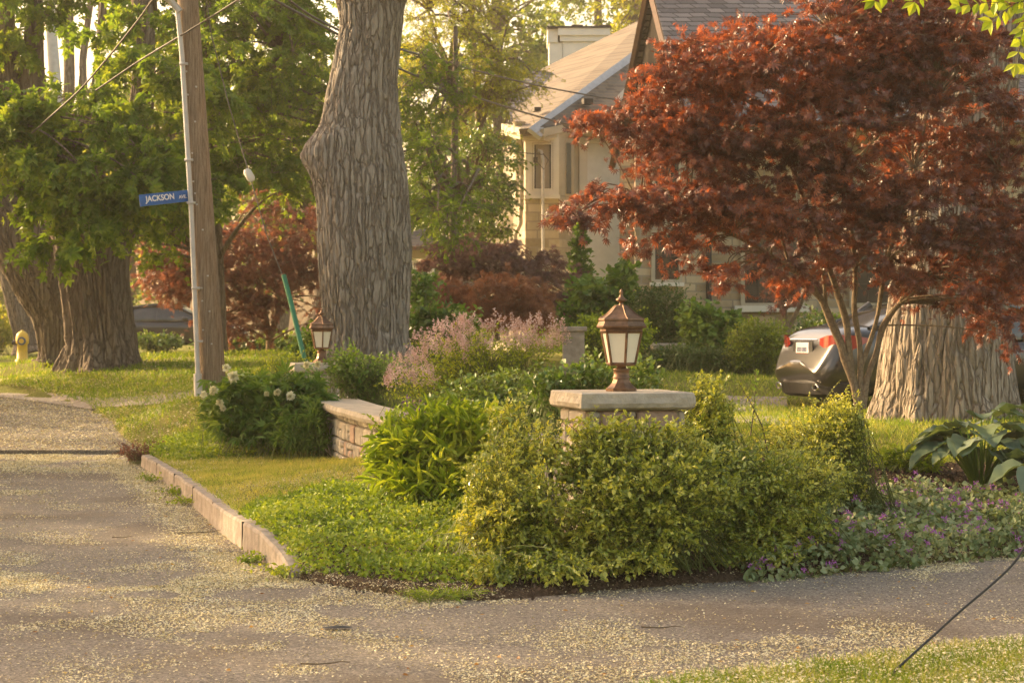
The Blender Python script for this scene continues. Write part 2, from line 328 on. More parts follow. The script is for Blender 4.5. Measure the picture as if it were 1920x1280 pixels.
def asphalt():
    m, nt, N, L, P = mat_new('asphalt'); co = objco(nt)
    g1 = noise(nt, co, 55, 5, .85); g2 = noise(nt, co, .55, 4, .6); g3 = noise(nt, objco(nt, (1, .35, 1)), 1.7, 6, .7)
    c = ramp(nt, g1, [(.36, (.07, .062, .052)), (.5, (.19, .165, .135)), (.64, (.42, .37, .30))])
    vg = N.new('ShaderNodeTexVoronoi'); vg.inputs['Scale'].default_value = 95; L.new(co, vg.inputs['Vector']); sp_ = N.new('ShaderNodeSeparateColor'); L.new(vg.outputs['Color'], sp_.inputs[0]); c = mixc(nt, c, ramp(nt, sp_.outputs[0], [(.0, (.05, .045, .04)), (.5, (.2, .175, .145)), (1., (.46, .41, .34))]), .6)
    c = mixc(nt, c, (.13, .10, .072), ramp(nt, g2, [(.50, (0, 0, 0)), (.60, (.55, .55, .55))]))
    c = mixc(nt, c, (.30, .25, .17), ramp(nt, g3, [(.5, (0, 0, 0)), (.75, (.35, .35, .35))]))
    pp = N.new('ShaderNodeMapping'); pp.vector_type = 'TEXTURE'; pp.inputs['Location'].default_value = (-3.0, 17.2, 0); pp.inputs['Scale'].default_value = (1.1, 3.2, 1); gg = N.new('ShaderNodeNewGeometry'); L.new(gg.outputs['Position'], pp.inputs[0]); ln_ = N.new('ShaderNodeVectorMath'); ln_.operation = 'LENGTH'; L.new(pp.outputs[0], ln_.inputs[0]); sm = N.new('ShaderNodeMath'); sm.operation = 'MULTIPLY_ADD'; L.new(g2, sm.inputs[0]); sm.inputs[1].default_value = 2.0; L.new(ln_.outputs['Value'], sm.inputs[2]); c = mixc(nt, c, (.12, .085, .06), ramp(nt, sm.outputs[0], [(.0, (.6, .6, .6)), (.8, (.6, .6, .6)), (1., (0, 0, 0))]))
    L.new(c, P.inputs['Base Color']); P.inputs['Roughness'].default_value = .92; P.inputs['Specular IOR Level'].default_value = .25
    L.new(bump(nt, g1, .7, .012), P.inputs['Normal']); return m
M['asphalt'] = asphalt()
def earth():
    m, nt, N, L, P = mat_new('lawn_and_soil'); co = objco(nt)
    a = N.new('ShaderNodeAttribute'); a.attribute_name = 'rnd'
    gr = ramp(nt, noise(nt, co, 30, 5, .7), [(.3, (.09, .11, .02)), (.55, (.19, .20, .04)), (.8, (.34, .30, .10))])
    gr = mixc(nt, gr, (.30, .24, .10), ramp(nt, noise(nt, co, .8, 3), [(.5, (0, 0, 0)), (.7, (.5, .5, .5))]))
    so = ramp(nt, noise(nt, co, 45, 6, .8), [(.3, (.035, .023, .014)), (.52, (.11, .075, .048)), (.72, (.26, .19, .125))])
    c = mixc(nt, gr, so, a.outputs['Fac']); L.new(c, P.inputs['Base Color']); P.inputs['Roughness'].default_value = 1; P.inputs['Specular IOR Level'].default_value = .1
    L.new(bump(nt, noise(nt, co, 40, 6, .8), .9, .03), P.inputs['Normal']); return m
M['earth'] = earth()
# ------------------------------------------------------------------ terrain
def g0(px, py): D = EYE * F / (py - HY); return (px2x(px, D), D)
frontA = [g0(*p) for p in ((560, 1088), (640, 1104), (760, 1122), (900, 1130), (1020, 1120), (1150, 1108), (1300, 1096), (1500, 1082), (1700, 1064), (1920, 1040))]
KERB = A([(-1.34, 11.98), (-1.42, 12.25), (-1.77, 13.35), (-2.25, 15.1), (-2.70, 16.9), (-3.12, 18.5), (-3.62, 20.3), (-4.08, 21.9)])
LA = frontA + [(5.5, 14.7), (9, 18.2), (40, 42), (500, 300), (500, 700), (-500, 700), (-500, 60), (-40, 42), (-14, 36.5), (-9.7, 34), (-7.9, 32.3), (-6.5, 30), (-5.6, 27.5), (-4.65, 24.3)] + [tuple(p) for p in KERB[::-1]]
LB = [g0(*p) for p in ((1180, 1292), (1300, 1277), (1450, 1262), (1650, 1237), (1920, 1208))] + [(4, 10.8), (9, 15), (40, 38), (60, -60), (-2, -60), (-.6, 4), (.2, 7.6)]
def sdist(x, y, poly):
    P_ = A(poly); Q = np.roll(P_, -1, 0); best = np.full(x.shape, 1e9); ins = np.zeros(x.shape, bool)
    for (ax, ay), (bx, by) in zip(P_, Q):
        dx, dy = bx - ax, by - ay; t = np.clip(((x - ax) * dx + (y - ay) * dy) / (dx * dx + dy * dy + 1e-12), 0, 1)
        best = np.minimum(best, np.hypot(x - ax - t * dx, y - ay - t * dy))
        c = ((ay > y) != (by > y)) & (x < (bx - ax) * (y - ay) / ((by - ay) + 1e-12) + ax); ins ^= c
    return np.where(ins, best, -best)
def zp(x, y):
    return np.interp(y, [-100, 23.98, 24.0, 31, 34, 60, 700], [0, 0, .05, .42, .52, .6, 1.2])
cp = []
for px, py, D in ((400, 735, 26), (250, 762, 28), (200, 700, 33), (180, 685, 34), (90, 670, 38), (42, 678, 56), (0, 726, 36), (500, 662, 45), (1420, 768, 24), (1400, 715, 28), (1290, 700, 31), (1300, 682, 36),
                  (1530, 772, 25.5), (1640, 790, 20), (1900, 780, 20), (1700, 832, 18), (1700, 886, 16.3), (1700, 922, 15.5), (1850, 897, 16), (640, 850, 21), (600, 872, 19.2), (480, 835, 22.3), (340, 800, 25)):
    p = at(px, py, D); cp.append((p[0], p[1], p[2]))
for (x, y) in frontA: cp.append((x + .03, y + .08, .03))
for k, (x, y) in enumerate(KERB): cp.append((x + .15, y, np.interp(y, [11.85, 12.4, 13, 22], [.04, .13, .20, .11])))
cp += [(-8.9, 40.5, .78), (-10.2, 40, .72), (-6.5, 40, .93), (-7.2, 44, .88), (-4, 45, .95), (-.3, 13.4, .22), (.7, 12.9, .17), (.7, 13.8, .25), (-.9, 14.2, .24), (2.0, 13.8, .17), (0, 17, .5), (.5, 19, .55), (-1.9, 24, .62), (-2.7, 23.3, .45), (3, 60, 1.3), (-10, 70, 1.0), (-25, 60, .7), (15, 50, 1.1), (8, 25, .6), (9, 19.5, .3), (30, 60, 1), (-9.7, 34.5, .55), (-6.4, 30.4, .45), (-5.4, 27.6, .25), (-4.4, 24.5, .12), (0, 100, 1.3), (-40, 100, 1), (40, 100, 1.2), (5, 14.6, .05), (3.6, 15.0, .22)]
cp = A(cp); _n = len(cp)
def _U(d2): return np.where(d2 > 1e-9, .5 * d2 * np.log(d2 + 1e-12), 0)
_K = _U(((cp[:, None, :2] - cp[None, :, :2]) ** 2).sum(-1)) + np.eye(_n) * .4
_Pm = np.concatenate([np.ones((_n, 1)), cp[:, :2]], 1)
_S = np.linalg.solve(np.block([[_K, _Pm], [_Pm.T, np.zeros((3, 3))]]), np.concatenate([cp[:, 2], np.zeros(3)]))
def T(x, y):
    x = np.asarray(x, float); y = np.asarray(y, float); xc = np.clip(x, -40, 40); yc = np.clip(y, 8, 100)
    z = _S[_n] + _S[_n + 1] * xc + _S[_n + 2] * yc
    for i in range(_n): z = z + _S[i] * _U((xc - cp[i, 0]) ** 2 + (yc - cp[i, 1]) ** 2)
    return np.clip(z, .02, 1.5)
def ground(x, y):
    x = np.asarray(x, float); y = np.asarray(y, float); base = zp(x, y)
    sa = sdist(x, y, LA); sb = sdist(x, y, LB)
    sa2 = sa + (fbm(np.stack([x * 5, y * 5, x * 0], -1), 3) - .5) * .10 * (y < 13.5) * (x > -1.1)
    za = base - .06 + (np.maximum(T(x, y), base + .012) - base + .06) * smooth01((sa2 + .02) / .10)
    sb2 = sb + (fbm(np.stack([x * 5, y * 5, x * 0], -1), 5) - .5) * .15
    zb = base - .06 + (.10 + .03 * smooth01(sb / 2)) * smooth01((sb2 + .02) / .15)
    return np.maximum(za, zb)
def gh(x, y): return float(ground(A([x]), A([y]))[0])
def spread(lo, hi, step, far_lo, far_hi):
    c = list(np.arange(lo, hi, step)); s = step; v = hi
    while v < far_hi: c.append(v); s *= 1.18; v += s
    c.append(far_hi); s = step; v = lo - step
    while v > far_lo: c.insert(0, v); s *= 1.18; v -= s
    c.insert(0, far_lo); return A(c)
gx = spread(-6.5, 5.5, .07, -700, 700); gy = spread(8.2, 25, .08, -80, 900)
X, Y = np.meshgrid(gx, gy); Z = ground(X, Y)
Z += (fbm(np.stack([X * 3, Y * 3, X * 0], -1), 9) - .5) * .03 * (Z > zp(X, Y) + .02) * (Y < 60)
def mulchmask(x, y):
    """1 = dark soil, 0 = lawn"""
    m = np.zeros(np.shape(x))
    bed = [g0(540, 1092), g0(900, 1140), g0(1920, 1036), (6.5, 15.3), (6.5, 17.5), (3.9, 16.9), (2.7, 16.6), (1.9, 17.2), (1.3, 15.5), (.6, 15), (-.2, 18.5), (.2, 21), (-2.0, 22.5), (-2.1, 20.6), (-1.75, 19.9), (-1.4, 18.6), (-.9, 16.7), (-.95, 14.9), (-1.25, 13.0)]
    s = sdist(x, y, bed) + (fbm(np.stack([np.asarray(x) * 4, np.asarray(y) * 4, np.asarray(x) * 0], -1), 11) - .5) * .2
    m = np.maximum(m, smooth01(s / .08 + .5)); return m
mb = MB(); mb.grid(np.stack([X, Y, Z], -1), False, 0, mulchmask(X, Y).ravel())
struct(mb.build('ground', M['earth'], smooth=True), 'lawns and planting beds rising behind the driveway', 'ground')
ax = spread(-8, 6, .25, -700, 700); ayy = spread(8, 23.9, .25, -80, 23.95); ayy = ayy[ayy < 23.96]
def sheet(xs, ys, fn):
    X, Y = np.meshgrid(xs, ys); return np.stack([X, Y, fn(X, Y)], -1)
mb = MB(); mb.grid(sheet(ax, np.append(np.unique(np.clip(ayy, -80, 23.95)), 24.0), lambda x, y: np.zeros(x.shape) + (fbm(np.stack([x * .7, y * .7, x * 0], -1), 2) - .5) * .003))
struct(mb.build('driveway', M['asphalt'], smooth=True), 'asphalt driveway strewn with pale fallen blossoms', 'driveway')
ay2 = spread(24.0, 34, .25, 24.0, 900); ay2 = np.unique(ay2[ay2 >= 24])
mb = MB(); mb.grid(sheet(ax, ay2, zp), False); mb.grid(A([[(x, 24.0, -.03) for x in ax], [(x, 24.0, .05) for x in ax]]))
struct(mb.build('road', M['asphalt'], smooth=True), 'far pavement edge with low dark lip', 'road')
def gt(px, py, d0=9., d1=120.):
    D = np.arange(d0, d1, .05); x = (px - CX) / F * D; z = EYE + (HY - py) / F * D; g = ground(x, D)
    k = np.argmax(z <= g); return A([x[k], D[k], g[k]])
def drape(poly_px, name, mat, lift=.012, n=14):
    c = [gt(*p) for p in poly_px]; g = []
    for i in range(n + 1):
        row = []
        for j in range(n + 1):
            u, v = i / n, j / n; p = (1 - u) * ((1 - v) * c[0] + v * c[1]) + u * ((1 - v) * c[3] + v * c[2])
            row.append((p[0], p[1], max(gh(p[0], p[1]), zp(p[0], p[1])) + lift))
        g.append(row)
    m_ = MB(); m_.grid(A(g)); return struct(m_.build(name, mat, smooth=True))
drape(((0, 742), (0, 752), (365, 742), (365, 733)), 'sidewalk', M['concrete'])
drape(((1340, 742), (1300, 792), (1490, 800), (1475, 745)), 'path', M['concrete'])
# ------------------------------------------------------------------ scattering on the ground
def scat(n, x0, x1, y0, y1): return rng.uniform(x0, x1, n), rng.uniform(y0, y1, n)
def randdir(n, up=0.):
    v = rng.normal(size=(n, 3)); v = nrm(v); v[:, 2] += up; return nrm(v)
# grass
gm = MB()
def grass_patch(n, x0, x1, y0, y1, h, w, cond=None, minz=.02, lo=0., hi=1.):
    x, y = scat(n, x0, x1, y0, y1); z = ground(x, y); k = (z > zp(x, y) + minz) & (rng.random(n) > mulchmask(x, y) * 1.3) & ((np.abs(x) < y * .30 + .3))
    if cond is not None: k &= cond(x, y)
    k &= rng.random(n) < .25 + 1.1 * fbm(np.stack([x * 2.5, y * 2.5, x * 0], -1), 21)
    x, y, z = x[k], y[k], z[k]; n = len(x); d = randdir(n, 0); d[:, 2] = 1.1; hh = h * rng.uniform(.5, 1.3, n)
    tv = A(BLADE[0], float).copy(); tv[:, 0] *= w / .12 / h
    gm.leaves((tv, BLADE[1]), np.stack([x, y, z - .005], -1), nrm(d), randdir(n, .1), hh, 0, rng.uniform(lo, hi, n))
grass_patch(70000, -3.9, -.6, 14.2, 22.5, .04, .007, lo=.55, hi=1.25)
grass_patch(40000, .3, 3.0, 7.8, 10, .05, .005)
grass_patch(32000, 2.0, 5.6, 16.2, 22, .06, .008)
grass_patch(70000, -8.5, -1.2, 22.5, 34, .06, .011, lo=-.2, hi=.75)
grass_patch(60000, -16, -3, 30, 60, .08, .02, lo=-.2, hi=.7)
grass_patch(26000, 1.2, 6, 21, 36, .07, .014)
tag(gm.build('grass', M['grass']), 'short sparse lawn grass, pale where dry', 'grass', kind='stuff')
# fallen blossoms
pm = MB()
def petals(n, x0, x1, y0, y1, size, dens, lift=.006):
    x, y = scat(n, x0, x1, y0, y1); k = (np.abs(x) < y * .29 + .3) & (rng.random(n) < dens(x, y)); x, y = x[k], y[k]
    z = np.maximum(ground(x, y), zp(x, y)) + rng.uniform(.004, max(lift, .0061), len(x)); m = len(x); d = randdir(m); d[:, 2] *= .25; nn = randdir(m, 2.0)
    pm.leaves(DIA, np.stack([x, y, z], -1), nrm(d), nn, size * rng.uniform(.5, 1.25, m))
def dens_drive(x, y):
    q = np.stack([x * .55 + y * .12, y * .55, x * 0], -1); a = fbm(q, 31, 3); b = fbm(np.stack([x * 2.2, y * 1.6, x * 0], -1), 37, 3)
    d = smooth01((a - .51) / .12) * smooth01((b - .42) / .14)
    near = np.exp(-((y - (9.7 + .12 * (x - 1))) / .42) ** 2) * smooth01((x + .8) / 1.6) * 1.1 * smooth01((b - .35) / .2)      # the thick drift on the right
    corner = np.exp(-((y - 8.6) / .5) ** 2) * .55 * smooth01((b - .4) / .2)
    kx = np.interp(y, KERB[:, 1], KERB[:, 0]); ker = np.exp(-((x - kx + .22) / .16) ** 2) * (y < 22.2) * (y > 11.8) * 1.2
    far = smooth01((y - 20.3) / 1.2) * .9 * smooth01((b - .30) / .2)
    clear = 1 - .9 * np.exp(-(((x + 3.0) / .95) ** 2 + ((y - 17) / 3.0) ** 2))
    return np.clip(np.maximum.reduce([.02 + .09 * b + .80 * d ** 1.3, near, corner, far]) * clear + ker, 0, 1) * (1 - .55 * smooth01((x - 0) / 1) * np.exp(-((y - 11.2) / .7) ** 2))
petals(300000, -3.2, 4, 7.9, 13.4, .0145, dens_drive)
petals(110000, -5, -1.2, 11, 17, .016, dens_drive)
petals(130000, -7.2, -2.5, 17, 24, .021, dens_drive)
petals(60000, -10, -4, 24, 35, .034, lambda x, y: .55 + .4 * fbm(np.stack([x, y, x * 0], -1), 4))
def dens_land(x, y): return .35 * fbm(np.stack([x * 1.5, y * 1.5, x * 0], -1), 6)
petals(9000, -9, -1, 22, 40, .03, lambda x, y: .55 * smooth01((fbm(np.stack([x * .5, y * .5, x * 0], -1), 8) - .42) / .15))
petals(60000, .3, 3, 7.8, 9.9, .016, lambda x, y: .95 * fbm(np.stack([x * 2, y * 2, x * 0], -1), 6) * (ground(x, y) > .03), .045)
petals(2600, -3.5, -.8, 15, 21, .02, dens_land)
def dens_edge(x, y):
    s = sdist(x, y, LA); return np.exp(-((s + .02) / .16) ** 2) * .9 * smooth01((fbm(np.stack([x * 6, y * 6, x * 0], -1), 16) - .3) / .3)
petals(36000, -1.4, 3.9, 10.8, 13.9, .0145, dens_edge)
petals(2200, 2.3, 5, 14.6, 17.2, .028, lambda x, y: mulchmask(x, y) * .9)
tag(pm.build('fallen_blossoms', M['petal']), 'drifts of pale cream fallen blossom petals', 'petals', kind='stuff')
# bark chips and crumbs of soil on the near edge of the bed and on the mulch by the hosta
cm = MB()
def chips(n, x0, x1, y0, y1, size, cond):
    x, y = scat(n, x0, x1, y0, y1); k = cond(x, y); x, y = x[k], y[k]; m = len(x); z = np.maximum(ground(x, y), zp(x, y)) + rng.uniform(0, .02, m)
    cm.leaves(([(-.25, 0, 0), (.25, 0, 0), (.2, 1, .1), (-.2, 1, 0)], [(0, 1, 2, 3)]), np.stack([x, y, z], -1), randdir(m, .15), randdir(m, .8), size * rng.uniform(.4, 1.3, m))
chips(9000, -1.3, 3.5, 11.0, 13.4, .022, lambda x, y: (sdist(x, y, LA) > -.08 * rng.random(len(x))) & (sdist(x, y, LA) < .5))
chips(7000, 2.2, 5, 14.6, 17.3, .03, lambda x, y: mulchmask(x, y) > .5)
tag(cm.build('bark_mulch', plain('bark_chip', (.085, .055, .036), .95, var=.6, scale=40)), 'dark crumbly bark mulch along the planting beds', 'mulch', kind='stuff')
# ------------------------------------------------------------------ kerb
def kerb():
    k = []; n = 90; s = np.linspace(0, 1, n); d = np.r_[0, np.cumsum(np.hypot(*np.diff(KERB, axis=0).T))]; d /= d[-1]
    xs = np.interp(s, d, KERB[:, 0]); ys = np.interp(s, d, KERB[:, 1]); t = nrm(np.stack([np.gradient(xs), np.gradient(ys)], -1)); nx, ny = t[:, 1], -t[:, 0]
    top = np.interp(ys, [11.98, 12.35, 13.0, 22], [.05, .13, .19, .125]); g = []
    for i in range(n):
        j = (vnoise(A([[ys[i] * 3, 0, 0]]), 5)[0] - .5) * .012; gap = -.006 if i % 15 in (7,) else 0
        row = []
        for off, z in ((-.01, -.05), (0, top[i] * .5), (0, top[i] - .02), (.012, top[i]), (.09, top[i] + .004), (.108, top[i] - .008), (.11, 0)):
            row.append((xs[i] + nx[i] * (off + j - gap), ys[i] + ny[i] * (off + j - gap), z + (vnoise(A([[xs[i] * 9, ys[i] * 9, off * 20]]), 8)[0] - .5) * .012 + gap))
        g.append(row)
    m = MB(); m.grid(A(g)); m.poly(g[0]); m.poly(g[-1][::-1])
    ends = []
    for q in range(1, 6):
        i = int(q * n / 6); t0 = t[i]; c = A([xs[i] + nx[i] * .053, ys[i] + ny[i] * .053, top[i] / 2 - .001]); m.box(c, (.112, .007, top[i] + .008), math.atan2(t0[1], t0[0]) - math.pi / 2, 1)
    o = m.build('concrete_kerb', [M['concrete'], plain('joint', (.10, .08, .06), .95)])
    tag(o, 'low weathered concrete kerb holding the small lawn beside the driveway', 'kerb')
kerb()
# ------------------------------------------------------------------ stonework
def stones(path, z0, z1, thick, seed, m):
    """coursed rubble on the outer face of a polyline wall: irregular stones pushed proud of a core"""
    r = random.Random(seed); P_ = A(path); seg = np.r_[0, np.cumsum(np.hypot(*np.diff(P_, axis=0).T))]; Ltot = seg[-1]
    def pt(s): return A([np.interp(s, seg, P_[:, 0]), np.interp(s, seg, P_[:, 1])])
    z = z0
    while z < z1 - .02:
        h = min(r.uniform(.10, .19), z1 - z); s = -r.uniform(0, .1)
        while s < Ltot:
            w = r.uniform(.12, .28) if r.random() < .7 else r.uniform(.06, .09); a, b = max(s, 0), min(s + w, Ltot)
            if b - a > .03:
                p, q = pt(a + .005), pt(b - .005); c = (p + q) / 2; t = (q - p) / (np.linalg.norm(q - p) + 1e-9); dp = r.uniform(.03, .055)
                cells = [(z, h)] if (r.random() > .45 or h < .10) else [(z, h * .52), (z + h * .52, h * .48)]
                for zz, hh in cells: m.box((c[0], c[1], zz + hh / 2), (b - a - .012, thick + dp + r.uniform(-.01, .012), hh - .012), math.atan2(t[1], t[0]), r.choice([0, 0, 1, 1, 3, 3, 2]), .014)
            s += w
        z += h
STM = [plain('stone_buff', (.42, .37, .29), .9, var=.25, scale=12, bmp=.8), plain('stone_grey', (.36, .32, .26), .9, var=.25, scale=12, bmp=.8), plain('stone_rose', (.40, .28, .21), .9, var=.2, scale=12, bmp=.8), plain('stone_pale', (.52, .46, .36), .9, var=.2, scale=12, bmp=.8)]
def rough_slab(m, poly, z0, z1, n=60, amp=.012, seed=0, mat=0):
    """slab with hand-split edges following a closed outline"""
    P_ = A(poly); Q = np.vstack([P_, P_[:1]]); seg = np.r_[0, np.cumsum(np.hypot(*np.diff(Q, axis=0).T))]; s = np.linspace(0, seg[-1], n, endpoint=False)
    x = np.interp(s, seg, Q[:, 0]); y = np.interp(s, seg, Q[:, 1]); c = P_.mean(0); g = []
    for z, ins in ((z0, .03), (z0 + .015, 0), (z0 + (z1 - z0) * .4, -.008), (z0 + (z1 - z0) * .7, 0), (z1 - .006, .004), (z1, .014)):
        w = (fbm(np.stack([x * 14, y * 14, np.full(n, z * 25)], -1), seed) - .5) * amp * 2 - ins
        dx, dy = x - c[0], y - c[1]; l = np.hypot(dx, dy)
        g.append(np.stack([x + dx / l * w, y + dy / l * w, np.full(n, z)], -1))
    m.grid(A(g), True, mat); m.add(g[-1], [list(range(n))], mat); m.add(g[0], [list(range(n))[::-1]], mat)
def pillar(px, D, label, seed, topz, ang=14):
    c = at(px, 700, D)[:2]; zg = gh(*c) - .05; th = Thing('stone_pillar', label, 'pillar', (c[0], c[1], zg), 'pillars of the garden wall'); rz = rotz(R(ang))[:2, :2]
    m = MB(); h = .315
    for q in range(4):
        a = q * math.pi / 2; r2 = rotz(R(ang) + a)[:2, :2]; p0 = r2 @ A([-h, -h + .05]) + c; p1 = r2 @ A([h, -h + .05]) + c
        stones([p0, p1], zg, topz - .11, .08, seed + q, m)
    m.box((c[0], c[1], (zg + topz - .11) / 2), (.57, .57, topz - .112 - zg), R(ang), 1); th.part('stone_shaft', m, STM)
    s = MB(); k = .375; rough_slab(s, [rz @ A(v) + c for v in ((-k, -k), (k, -k), (k, k), (-k, k))], topz - .108, topz, 90, .012, seed); th.part('cap_stone', s, M['capstone'])
    return c
CAPZ = at(0, 733, 12.8)[2]
pillar(1165, 12.8, 'near stone garden pillar with thick split cap under the front lantern', 3, CAPZ)
pillar(603, 23.8, 'far stone garden pillar behind the peony bush', 9, CAPZ)
WALL = [(-2.28, 23.3), (-2.12, 22.5), (-1.97, 21.5), (-1.62, 19.7), (-1.21, 18.0), (-.62, 16.1), (-.02, 14.4), (.38, 13.35)]
th = Thing('garden_wall', 'low curved rubble stone wall with pale coping between the two pillars', 'wall', (-1.62, 19.7, .2))
w = A(WALL); wz = .10; ctop = .745
m = MB(); stones(w + A([.06, 0]), wz, ctop - .075, .20, 5, m)
cc = np.interp(np.linspace(0, 1, 40), np.linspace(0, 1, len(w)), w[:, 0]), np.interp(np.linspace(0, 1, 40), np.linspace(0, 1, len(w)), w[:, 1])
core = np.stack(cc, -1); tt = nrm(np.gradient(core, axis=0)); nn_ = np.stack([-tt[:, 1], tt[:, 0]], -1)   # points to the right/back of the wall
def ribbon(off0, off1, z0, z1, jit=0.):
    j = (fbm(np.stack([core[:, 0] * 9, core[:, 1] * 9, core[:, 0] * 0], -1), 2) - .5) * jit
    a = core + nn_ * (off0 + j)[:, None] if jit else core + nn_ * off0; b = core + nn_ * off1; n = len(core)
    return np.stack([np.c_[a, np.full(n, z0)], np.c_[a, np.full(n, z1)], np.c_[b, np.full(n, z1)], np.c_[b, np.full(n, z0)]], 1)
m.grid(ribbon(-.02, .3, wz, ctop - .075), True, 1); th.part('stone_face', m, STM)
s = MB(); g_ = ribbon(-.15, .33, ctop - .075, ctop, .05); g2 = np.insert(g_, 1, g_[:, 0] + A([-.012, -.006, .035]), 1); s.grid(g2, True); th.part('coping', s, M['capstone'])
# ------------------------------------------------------------------ lanterns
def lantern(px, D, label):
    c = at(px, 700, D); c[2] = CAPZ + .001; th = Thing('pier_lantern', label, 'lantern', c, 'lanterns on the wall pillars'); k = .000804; ph = R(-90 + 12.4)
    def z(y): return (905 - y) * k
    hx = lambda lst: [(r * k, z(y)) for r, y in lst]
    b = MB(); b.lathe(hx([(128, 905), (128, 884), (118, 878), (100, 862), (78, 840), (66, 812), (62, 802)]), 8, c, ph); th.part('base', b, M['bronze'])
    b = MB(); b.lathe(hx([(70, 803), (70, 790), (62, 786), (62, 742), (66, 738), (66, 726), (40, 724), (36, 700), (44, 692)]), 24, c, 0); th.part('collar', b, M['bronze'], True)
    # cage: hexagonal corner bars, top and bottom rails
    zt, zb_, rt, rb = z(432), z(688), 165 * k, 112 * k; b = MB(); a = ph + np.arange(6) * math.pi / 3
    top = np.stack([rt * np.cos(a), rt * np.sin(a), np.full(6, zt)], -1) + c; bot = np.stack([rb * np.cos(a), rb * np.sin(a), np.full(6, zb_)], -1) + c
    for i in range(6): b.tube([bot[i], top[i]], .0085, 4)
    for q, rr in ((top, 1), (bot, 1)):
        for i in range(6): b.tube([q[i], q[(i + 1) % 6]], .0095, 4)
    b.lathe([(rb, zb_ - .012), (rb * 1.04, zb_ - .004), (rb, zb_ + .006)], 6, c, ph); th.part('frame', b, M['bronze'])
    for i in range(6):
        q = MB(); j = (i + 1) % 6; P4 = A([bot[i], bot[j], top[j], top[i]]); ce = P4.mean(0); P4 = ce + (P4 - ce) * A([.93, .93, .97]); out = nrm(A([ce[0] - c[0], ce[1] - c[1], 0]))
        q.add(np.r_[P4 - out * .003, P4 - out * .007], [(0, 1, 2, 3), (7, 6, 5, 4), (0, 4, 5, 1), (1, 5, 6, 2), (2, 6, 7, 3), (3, 7, 4, 0)]); th.part('glass_pane', q, M['frost'])
    b = MB(); b.lathe(hx([(160, 432), (178, 424), (172, 412), (182, 405), (206, 400), (208, 388), (200, 382), (184, 348), (190, 338), (186, 326), (160, 316), (120, 292), (88, 262), (62, 236), (46, 222), (30, 216)]), 6, c, ph)
    for i in range(6):
        prof = [(184, 348), (188, 330), (160, 314), (120, 290), (88, 260), (62, 234), (46, 221)]; aa = ph + i * math.pi / 3
        b.tube([(c[0] + r * k * math.cos(aa), c[1] + r * k * math.sin(aa), c[2] + z(y)) for r, y in prof], .004, 5)
    th.part('roof', b, M['bronze'])
    b = MB(); b.lathe(hx([(24, 222), (15, 205), (18, 196), (42, 184), (44, 174), (30, 164), (17, 150), (11, 130), (16, 120), (12, 108), (8, 98), (1, 88)]), 18, c, 0); th.part('finial', b, M['bronze'], True)
lantern(1165, 12.8, 'large bronze hexagonal lantern with cream panes on the near pillar')
lantern(603, 23.8, 'smaller looking bronze lantern on the far pillar in front of the maple trunk')
# ------------------------------------------------------------------ vegetation tools
def ell_sample(E, n, r, surf=2.2, front=.35):
    """E rows: x,y,z,rx,ry,rz,weight"""
    E = A(E, float); w = E[:, 6] / E[:, 6].sum(); k = r.choice(len(E), n, p=w); d = nrm(r.normal(size=(n, 3)))
    fl = (d[:, 1] > 0) & (r.random(n) < front); d[fl, 1] *= -1
    rad = r.random(n) ** (1 / (3 + surf)); return E[k, :3] + d * rad[:, None] * E[k, 3:6], d, k
def EP(px, py, D, rx, ry, rd, w=1.):
    p = at(px, py, D); s = D / F; return (p[0], p[1], p[2], rx * s, rd, ry * s, w)
def bez(P0, P1, P2, t):
    t = t[..., None]; return (1 - t) ** 2 * P0 + 2 * t * (1 - t) * P1 + t * t * P2
def shoots(mbL, mbS, base, tip, r, n_leaf, tmpl, size, t0=.35, lift=.35, spreadl=.8, upn=.8, r0=.004, r1=.0012, K=6, matL=0, rbase=None, jit=.0, whorl=1, bright=0.):
    """leafy shoots from base to tip; leaves set along the outer part"""
    N = len(base); ln = np.linalg.norm(tip - base, axis=1, keepdims=True)
    ctl = (base + tip) / 2; ctl[:, 2:] += lift * ln; ctl += r.normal(size=(N, 3)) * ln * .08
    ts = np.linspace(0, 1, K); P_ = bez(base[:, None], ctl[:, None], tip[:, None], np.broadcast_to(ts, (N, K)))
    if mbS is not None: mbS.tubes(P_, np.full(N, r0), np.full(N, r1), 3)
    t = np.clip(np.broadcast_to(np.linspace(t0, 1, n_leaf), (N, n_leaf)) + r.normal(size=(N, n_leaf)) * .03, 0, 1)
    pos = bez(base[:, None], ctl[:, None], tip[:, None], t); tan = nrm(2 * (1 - t)[..., None] * (ctl - base)[:, None] + 2 * t[..., None] * (tip - ctl)[:, None])
    pos = pos + r.normal(size=pos.shape) * jit
    d = tan * (1 - spreadl * .45) + nrm(r.normal(size=pos.shape)) * spreadl; d[..., 2] -= .05
    nn2 = r.normal(size=pos.shape) * .55; nn2[..., 2] += upn
    rn = r.random((N, n_leaf)) * .75 + (r.random((N, 1)) * .25) + bright * (t - .5)
    sz = size * r.uniform(.6, 1.2, (N, n_leaf)) * r.uniform(.7, 1.25, (N, 1))
    mbL.leaves(tmpl, pos.reshape(-1, 3), d.reshape(-1, 3), nn2.reshape(-1, 3), sz.ravel(), matL, np.clip(rn, 0, 1).ravel())
    return P_
